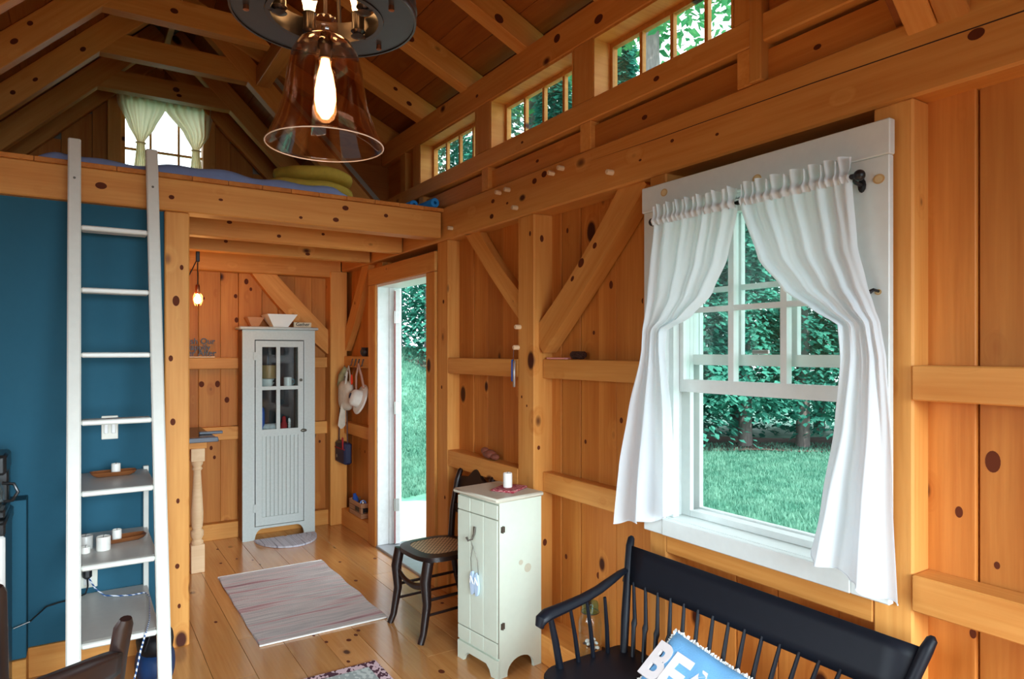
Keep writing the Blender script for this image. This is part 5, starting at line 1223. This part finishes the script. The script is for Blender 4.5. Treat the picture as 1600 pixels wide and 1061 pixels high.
def tree(x, y, h, r, z0, n, mat, label, seed, name='conifer_tree', leaf=0.16, trunk=0.11, shape='cone', group='trees beyond the lawn'):
    rnd = random.Random(seed); b = gz(x, y)
    t_ = thing(name, label, 'tree', (x, y, b), 0, group)
    MB().tube([(0, 0, -0.2), (0.03, 0.02, h * 0.3), (0, 0.04, h * 0.6), (0, 0, h * 0.92)], [trunk * 1.2, trunk, trunk * 0.6, trunk * 0.15], 10).build('trunk', BARK, t_)
    v, f = [], []
    for _ in range(n):
        q = rnd.random() ** 0.8
        if shape == 'cone':
            z = z0 + (h - z0) * q; R = r * (1 - q) ** 0.75 * (0.85 + 0.15 * math.sin(z * 5)); a = rnd.uniform(0, 2 * PI)
            lobes = 1 + 0.18 * math.sin(a * 5 + z * 3); rad = R * lobes * math.sqrt(rnd.uniform(0.25, 1))
            p = Vector((rad * math.cos(a), rad * math.sin(a), z - 0.25 * rad))
            d = Vector((math.cos(a), math.sin(a), rnd.uniform(-0.7, 0.1)))
        else:
            d0 = Vector((rnd.gauss(0, 1), rnd.gauss(0, 1), rnd.gauss(0, 1))).normalized() * rnd.random() ** 0.4
            p = Vector((d0.x * r, d0.y * r, (z0 + h) / 2 + d0.z * (h - z0) / 2)); p += Vector((math.sin(p.z * 3) * .2, math.cos(p.x * 3) * .2, 0))
            d = Vector((rnd.uniform(-1, 1), rnd.uniform(-1, 1), rnd.uniform(-0.8, 0.3)))
        d.normalize(); s = d.cross(Vector((rnd.uniform(-.4, .4), rnd.uniform(-.4, .4), 1))).normalized()
        L = leaf * rnd.uniform(0.6, 1.3); w_ = L * rnd.uniform(0.28, 0.45)
        k = len(v); v += [tuple(p), tuple(p + d * L * 0.5 + s * w_), tuple(p + d * L - Vector((0, 0, L * 0.15))), tuple(p + d * L * 0.5 - s * w_)]; f.append((k, k + 1, k + 2, k + 3))
    me = bpy.data.meshes.new('foliage'); me.from_pydata(v, [], f); me.materials.append(mat)
    link('foliage', me, t_)
    return t_
row = [(12.6, 7.3), (11.8, 7.86), (10.9, 8.5), (9.9, 9.1), (8.9, 9.9), (7.9, 10.7), (6.9, 11.6), (6.1, 12.6), (5.4, 13.6), (13.8, 6.4)]
names = ['conifer seen at the inner edge of the right curtain', 'grey trunked conifer behind the right half of the big window', 'conifer with a visible trunk in the middle of the big window', 'conifer behind the left half of the big window', 'conifer beyond the nearest clerestory window', 'conifer seen through the middle clerestory window', 'conifer seen through the farthest clerestory window', 'conifer seen past the open door, by the door casing', 'conifer seen through the open door beside the hinges', 'conifer hidden mostly by the right curtain']
for k, (x, y) in enumerate(row):
    tree(x, y, 6.8 + 1.3 * math.sin(k * 2.3) + (1.6 if k > 3 else 0), 1.3 if k < 5 else 1.6, (0.45, 0.75)[k in (1, 2)] if k < 5 else 0.25, 10000, LEAFM, names[k], 20 + k, leaf=0.13)
back = [(14.6, 9.3), (13.2, 10.6), (11.6, 11.6), (10.0, 13.0), (8.4, 14.6), (7.0, 16.4)]
for k, (x, y) in enumerate(back):
    tree(x, y, 5.2 + 0.8 * (k % 2), 2.0, 0.15, 7500, LEAFD, ['dark evergreen farthest right behind the conifer row', 'dark evergreen behind the trunks seen in the big window', 'dark evergreen behind the left half of the big window', 'dark evergreen behind the middle of the conifer row', 'dark evergreen behind the far end of the conifer row', 'dark evergreen farthest up the slope past the door'][k], 50 + k, 'evergreen_tree', 0.17)
tree(7.2, 7.25, 10.5, 1.9, 6.4, 4500, LEAFL, 'tall tree with a thick grey trunk seen through the nearest clerestory window', 77, 'broadleaf_tree', 0.17, 0.19, 'ball')
tree(8.6, 12.4, 11.5, 2.6, 5.8, 6000, LEAFL, 'tall pale green tree above the conifer row', 78, 'broadleaf_tree', 0.2, 0.2, 'ball')
so = MB().grid(20, 6, lambda u, v: (14.6 - 9.6 * u + 1.6 * (v - 0.5) * 0.75, 6.2 + 7.2 * u + 1.6 * (v - 0.5), gz(14.6 - 9.6 * u + 1.2 * (v - 0.5), 6.2 + 7.2 * u + 1.6 * (v - 0.5)) + 0.035 + 0.02 * math.sin(u * 40))).build('soil_bed', SOIL, None, smooth=80)
tag(so, 'bare brown soil under the row of conifers', 'soil', kind='structure')

# each thing's Empty sits at its base
bpy.context.view_layer.update()
for o in list(scene.objects):
    if o.parent is None and o.type == 'EMPTY' and o.get('category') and o.get('kind') != 'structure' and o.location.length < 1e-6 and o.children:
        pts = [c.matrix_world @ Vector(q) for c in o.children for q in c.bound_box]
        b = Vector((sum(p.x for p in pts) / len(pts), sum(p.y for p in pts) / len(pts), min(p.z for p in pts)))
        o.location = b
        for c in o.children: c.location = Vector(c.location) - b

# ------------------------------------------------------------------ knots in the pine, set flush in the face they belong to
def knot_mat():
    m, nt, b = new_mat('pine_knot'); N = nt.nodes.new; L = nt.links.new
    tc = N('ShaderNodeTexCoord'); ln = N('ShaderNodeVectorMath'); ln.operation = 'LENGTH'
    n = N('ShaderNodeTexNoise'); n.inputs['Scale'].default_value = 3.0; L(tc.outputs['Object'], n.inputs['Vector'])
    L(tc.outputs['Object'], ln.inputs[0])
    ad = N('ShaderNodeMath'); ad.operation = 'MULTIPLY_ADD'; ad.inputs[1].default_value = 0.35; L(n.outputs['Fac'], ad.inputs[0]); L(ln.outputs['Value'], ad.inputs[2])
    cr = N('ShaderNodeValToRGB'); L(ad.outputs[0], cr.inputs[0])
    el = cr.color_ramp.elements; el[0].position = 0.25; el[0].color = (0.13, 0.04, 0.016, 1); el[1].position = 1.15; el[1].color = (0.11, 0.024, 0.008, 1)
    e = el.new(0.62); e.color = (0.09, 0.022, 0.009, 1)
    e = el.new(0.8); e.color = (0.028, 0.006, 0.004, 1)
    L(cr.outputs[0], b.inputs['Base Color']); b.inputs['Roughness'].default_value = 0.7; b.inputs['Specular IOR Level'].default_value = 0.15
    return m
KM = knot_mat()
kme = MB().prism([(math.cos(i * PI / 9), math.sin(i * PI / 9)) for i in range(18)], -1, 1).mesh('knot', 0); kme.materials.append(KM)
bpy.context.view_layer.update()
DG = bpy.context.evaluated_depsgraph_get()
def put_knot(p, d, r, along):
    """p: point just off the surface, d: axis towards the surface, r: radius, along: grain axis"""
    d = Vector(d); a = Vector(along)
    ok, loc, nrm, _, ob, _ = scene.ray_cast(DG, Vector(p) - d * 0.07, d, distance=0.22)
    if not ok: return
    par = ob
    while par.parent is not None: par = par.parent
    if par.get('kind') != 'structure' or par.name.startswith('window'): return
    n = -nrm if nrm.dot(d) > 0 else nrm
    a = (a - n * a.dot(n)).normalized(); b = n.cross(a)
    o = link('knot', kme, par); f = random.uniform(0.68, 0.95)
    o.matrix_local = Matrix.Translation(loc) @ Matrix((a * r * 1.15, b * r * f, n * 0.0007)).transposed().to_4x4()
XX, YY, ZZ = (1, 0, 0), (0, 1, 0), (0, 0, 1)
for y, z, r in [(0.824, 1.27, 0.026), (0.903, 1.118, 0.014), (0.814, 0.989, 0.009), (0.868, 0.787, 0.012)]: put_knot((2.08, y, z), XX, r, ZZ)
for y, z, r in [(2.422, 1.89, 0.017), (2.206, 1.80, 0.012), (2.773, 0.505, 0.012), (2.521, 0.476, 0.014), (2.555, 1.665, 0.009), (2.762, 2.20, 0.012), (2.35, 1.25, 0.012), (2.62, 1.12, 0.010)]: put_knot((2.10, y, z), XX, r, ZZ)
for y, z, r in [(1.05, 1.292, 0.010), (1.02, 1.03, 0.009), (2.924, 2.197, 0.012), (3.004, 1.328, 0.007), (2.955, 1.283, 0.006), (3.955, 1.338, 0.011), (3.93, 1.9, 0.012), (3.91, 0.62, 0.011)]: put_knot((1.98, y, z), XX, r, ZZ)
for x, z, r in [(2.07, 0.56, 0.016), (2.035, 0.604, 0.008), (2.03, 1.065, 0.010), (2.05, 2.17, 0.016)]: put_knot((x, 2.87, z), YY, r, ZZ)
for y, z, r in [(2.796, 2.483, 0.020), (2.883, 2.466, 0.018), (3.318, 2.355, 0.018), (3.304, 2.44, 0.016), (3.955, 2.392, 0.016), (1.912, 2.42, 0.008), (2.095, 2.386, 0.007), (0.825, 2.415, 0.018), (1.686, 2.384, 0.007), (3.15, 2.40, 0.010)]: put_knot((1.98, y, z), XX, r, YY)
for x, z, r in [(0.086, 2.403, 0.022), (1.341, 2.437, 0.017), (1.282, 2.36, 0.016), (0.643, 2.401, 0.010), (0.402, 2.385, 0.012), (1.075, 2.351, 0.009), (1.6, 2.42, 0.012)]: put_knot((x, 3.91, z), YY, r, XX)
for x, z, r in [(0.425, 1.841, 0.024), (0.452, 2.02, 0.012), (0.434, 0.779, 0.012), (0.431, 0.433, 0.012), (0.40, 1.536, 0.014), (0.44, 0.22, 0.011), (0.41, 1.20, 0.016)]: put_knot((x, 3.92, z), YY, r, ZZ)
for x, z, r in [(1.108, 2.34, 0.012), (1.403, 2.381, 0.010), (0.8, 2.40, 0.014)]: put_knot((x, 4.56, z), YY, r, XX)
for x, z, r in [(1.482, 2.33, 0.016), (0.889, 2.376, 0.012)]: put_knot((x, 5.20, z), YY, r, XX)
for y, z, r in [(2.532, 2.0, 0.022), (2.43, 2.07, 0.014), (2.60, 1.93, 0.014)]: put_knot((2.02, y, z), XX, r, (0, -0.7, 0.7))
for x, y, z, r, g in [(-0.286, 4.24, 3.16, 0.018, (1, 0, 1)), (-0.22, 4.24, 3.27, 0.013, (1, 0, 1)), (0.012, 4.89, 3.44, 0.016, (1, 0, 1)), (-0.228, 4.89, 3.20, 0.014, (1, 0, 1)), (-0.336, 4.89, 3.10, 0.013, (1, 0, 1)), (0.45, 4.2, 3.52, 0.018, (1, 0, 0)), (0.6, 5.5, 3.53, 0.02, (1, 0, 0)), (0.62, 5.5, 3.49, 0.016, (1, 0, 0)),
                      (1.824, 2.93, 3.30, 0.024, (1, 0, -0.4)), (1.70, 2.93, 3.40, 0.015, (1, 0, -0.4)), (1.62, 3.58, 3.40, 0.02, (1, 0, -0.4)), (1.50, 3.58, 3.46, 0.014, (1, 0, -0.4)), (1.90, 4.23, 3.28, 0.018, (1, 0, -0.4)), (1.80, 4.23, 3.36, 0.014, (1, 0, -0.4))]: put_knot((x, y, z), YY, r, g)
for y, z, r in [(2.686, 3.137, 0.022), (2.367, 3.10, 0.026), (3.489, 3.107, 0.013), (1.9, 3.09, 0.014), (2.0, 2.70, 0.014), (3.0, 2.70, 0.010), (2.1, 2.575, 0.014), (2.9, 2.58, 0.012), (1.3, 2.57, 0.012)]: put_knot((1.99, y, z), XX, r, YY)
for x, y, r in [(1.435, 4.465, 0.010), (1.588, 4.441, 0.016), (1.283, 3.587, 0.014), (1.228, 3.544, 0.015), (1.118, 3.587, 0.012), (1.084, 3.706, 0.010), (0.916, 5.744, 0.014), (0.875, 5.349, 0.012), (0.996, 5.399, 0.012), (1.88, 4.838, 0.016), (1.091, 5.3, 0.010), (1.9, 3.75, 0.012), (1.49, 2.949, 0.018), (1.141, 3.30, 0.012), (1.316, 3.637, 0.013), (0.75, 3.3, 0.016), (0.66, 4.2, 0.013), (1.63, 4.9, 0.012)]: put_knot((x, y, 0.02), (0, 0, -1), r, YY)
for x, z, r in [(1.205, 2.179, 0.022), (1.242, 2.115, 0.014), (1.12, 2.05, 0.016), (1.127, 1.845, 0.020), (0.974, 1.299, 0.024), (1.05, 1.161, 0.022), (0.85, 1.30, 0.022), (0.924, 0.761, 0.016), (1.76, 0.408, 0.014), (1.845, 0.748, 0.012), (0.865, 2.02, 0.012), (0.95, 0.68, 0.014), (0.82, 0.5, 0.014)]: put_knot((x, 6.09, z), YY, r, ZZ)
for y, z, r in [(5.7, 2.0, 0.012), (5.6, 0.7, 0.012), (5.45, 1.2, 0.012)]: put_knot((2.07, y, z), XX, r, ZZ)
# drying check along the plate beam
MB().prism([(0.2, 2.408), (0.7, 2.432), (1.3, 2.446), (2.0, 2.452), (2.42, 2.462), (2.0, 2.4495), (1.3, 2.4425), (0.7, 2.4285)], XP - 0.0008, XP - 0.0001, lambda a, b, h: (h, a, b)).build('drying_crack', plain('dark_crack', (0.03, 0.008, 0.004, 1), 0.8), wr, smooth=0)
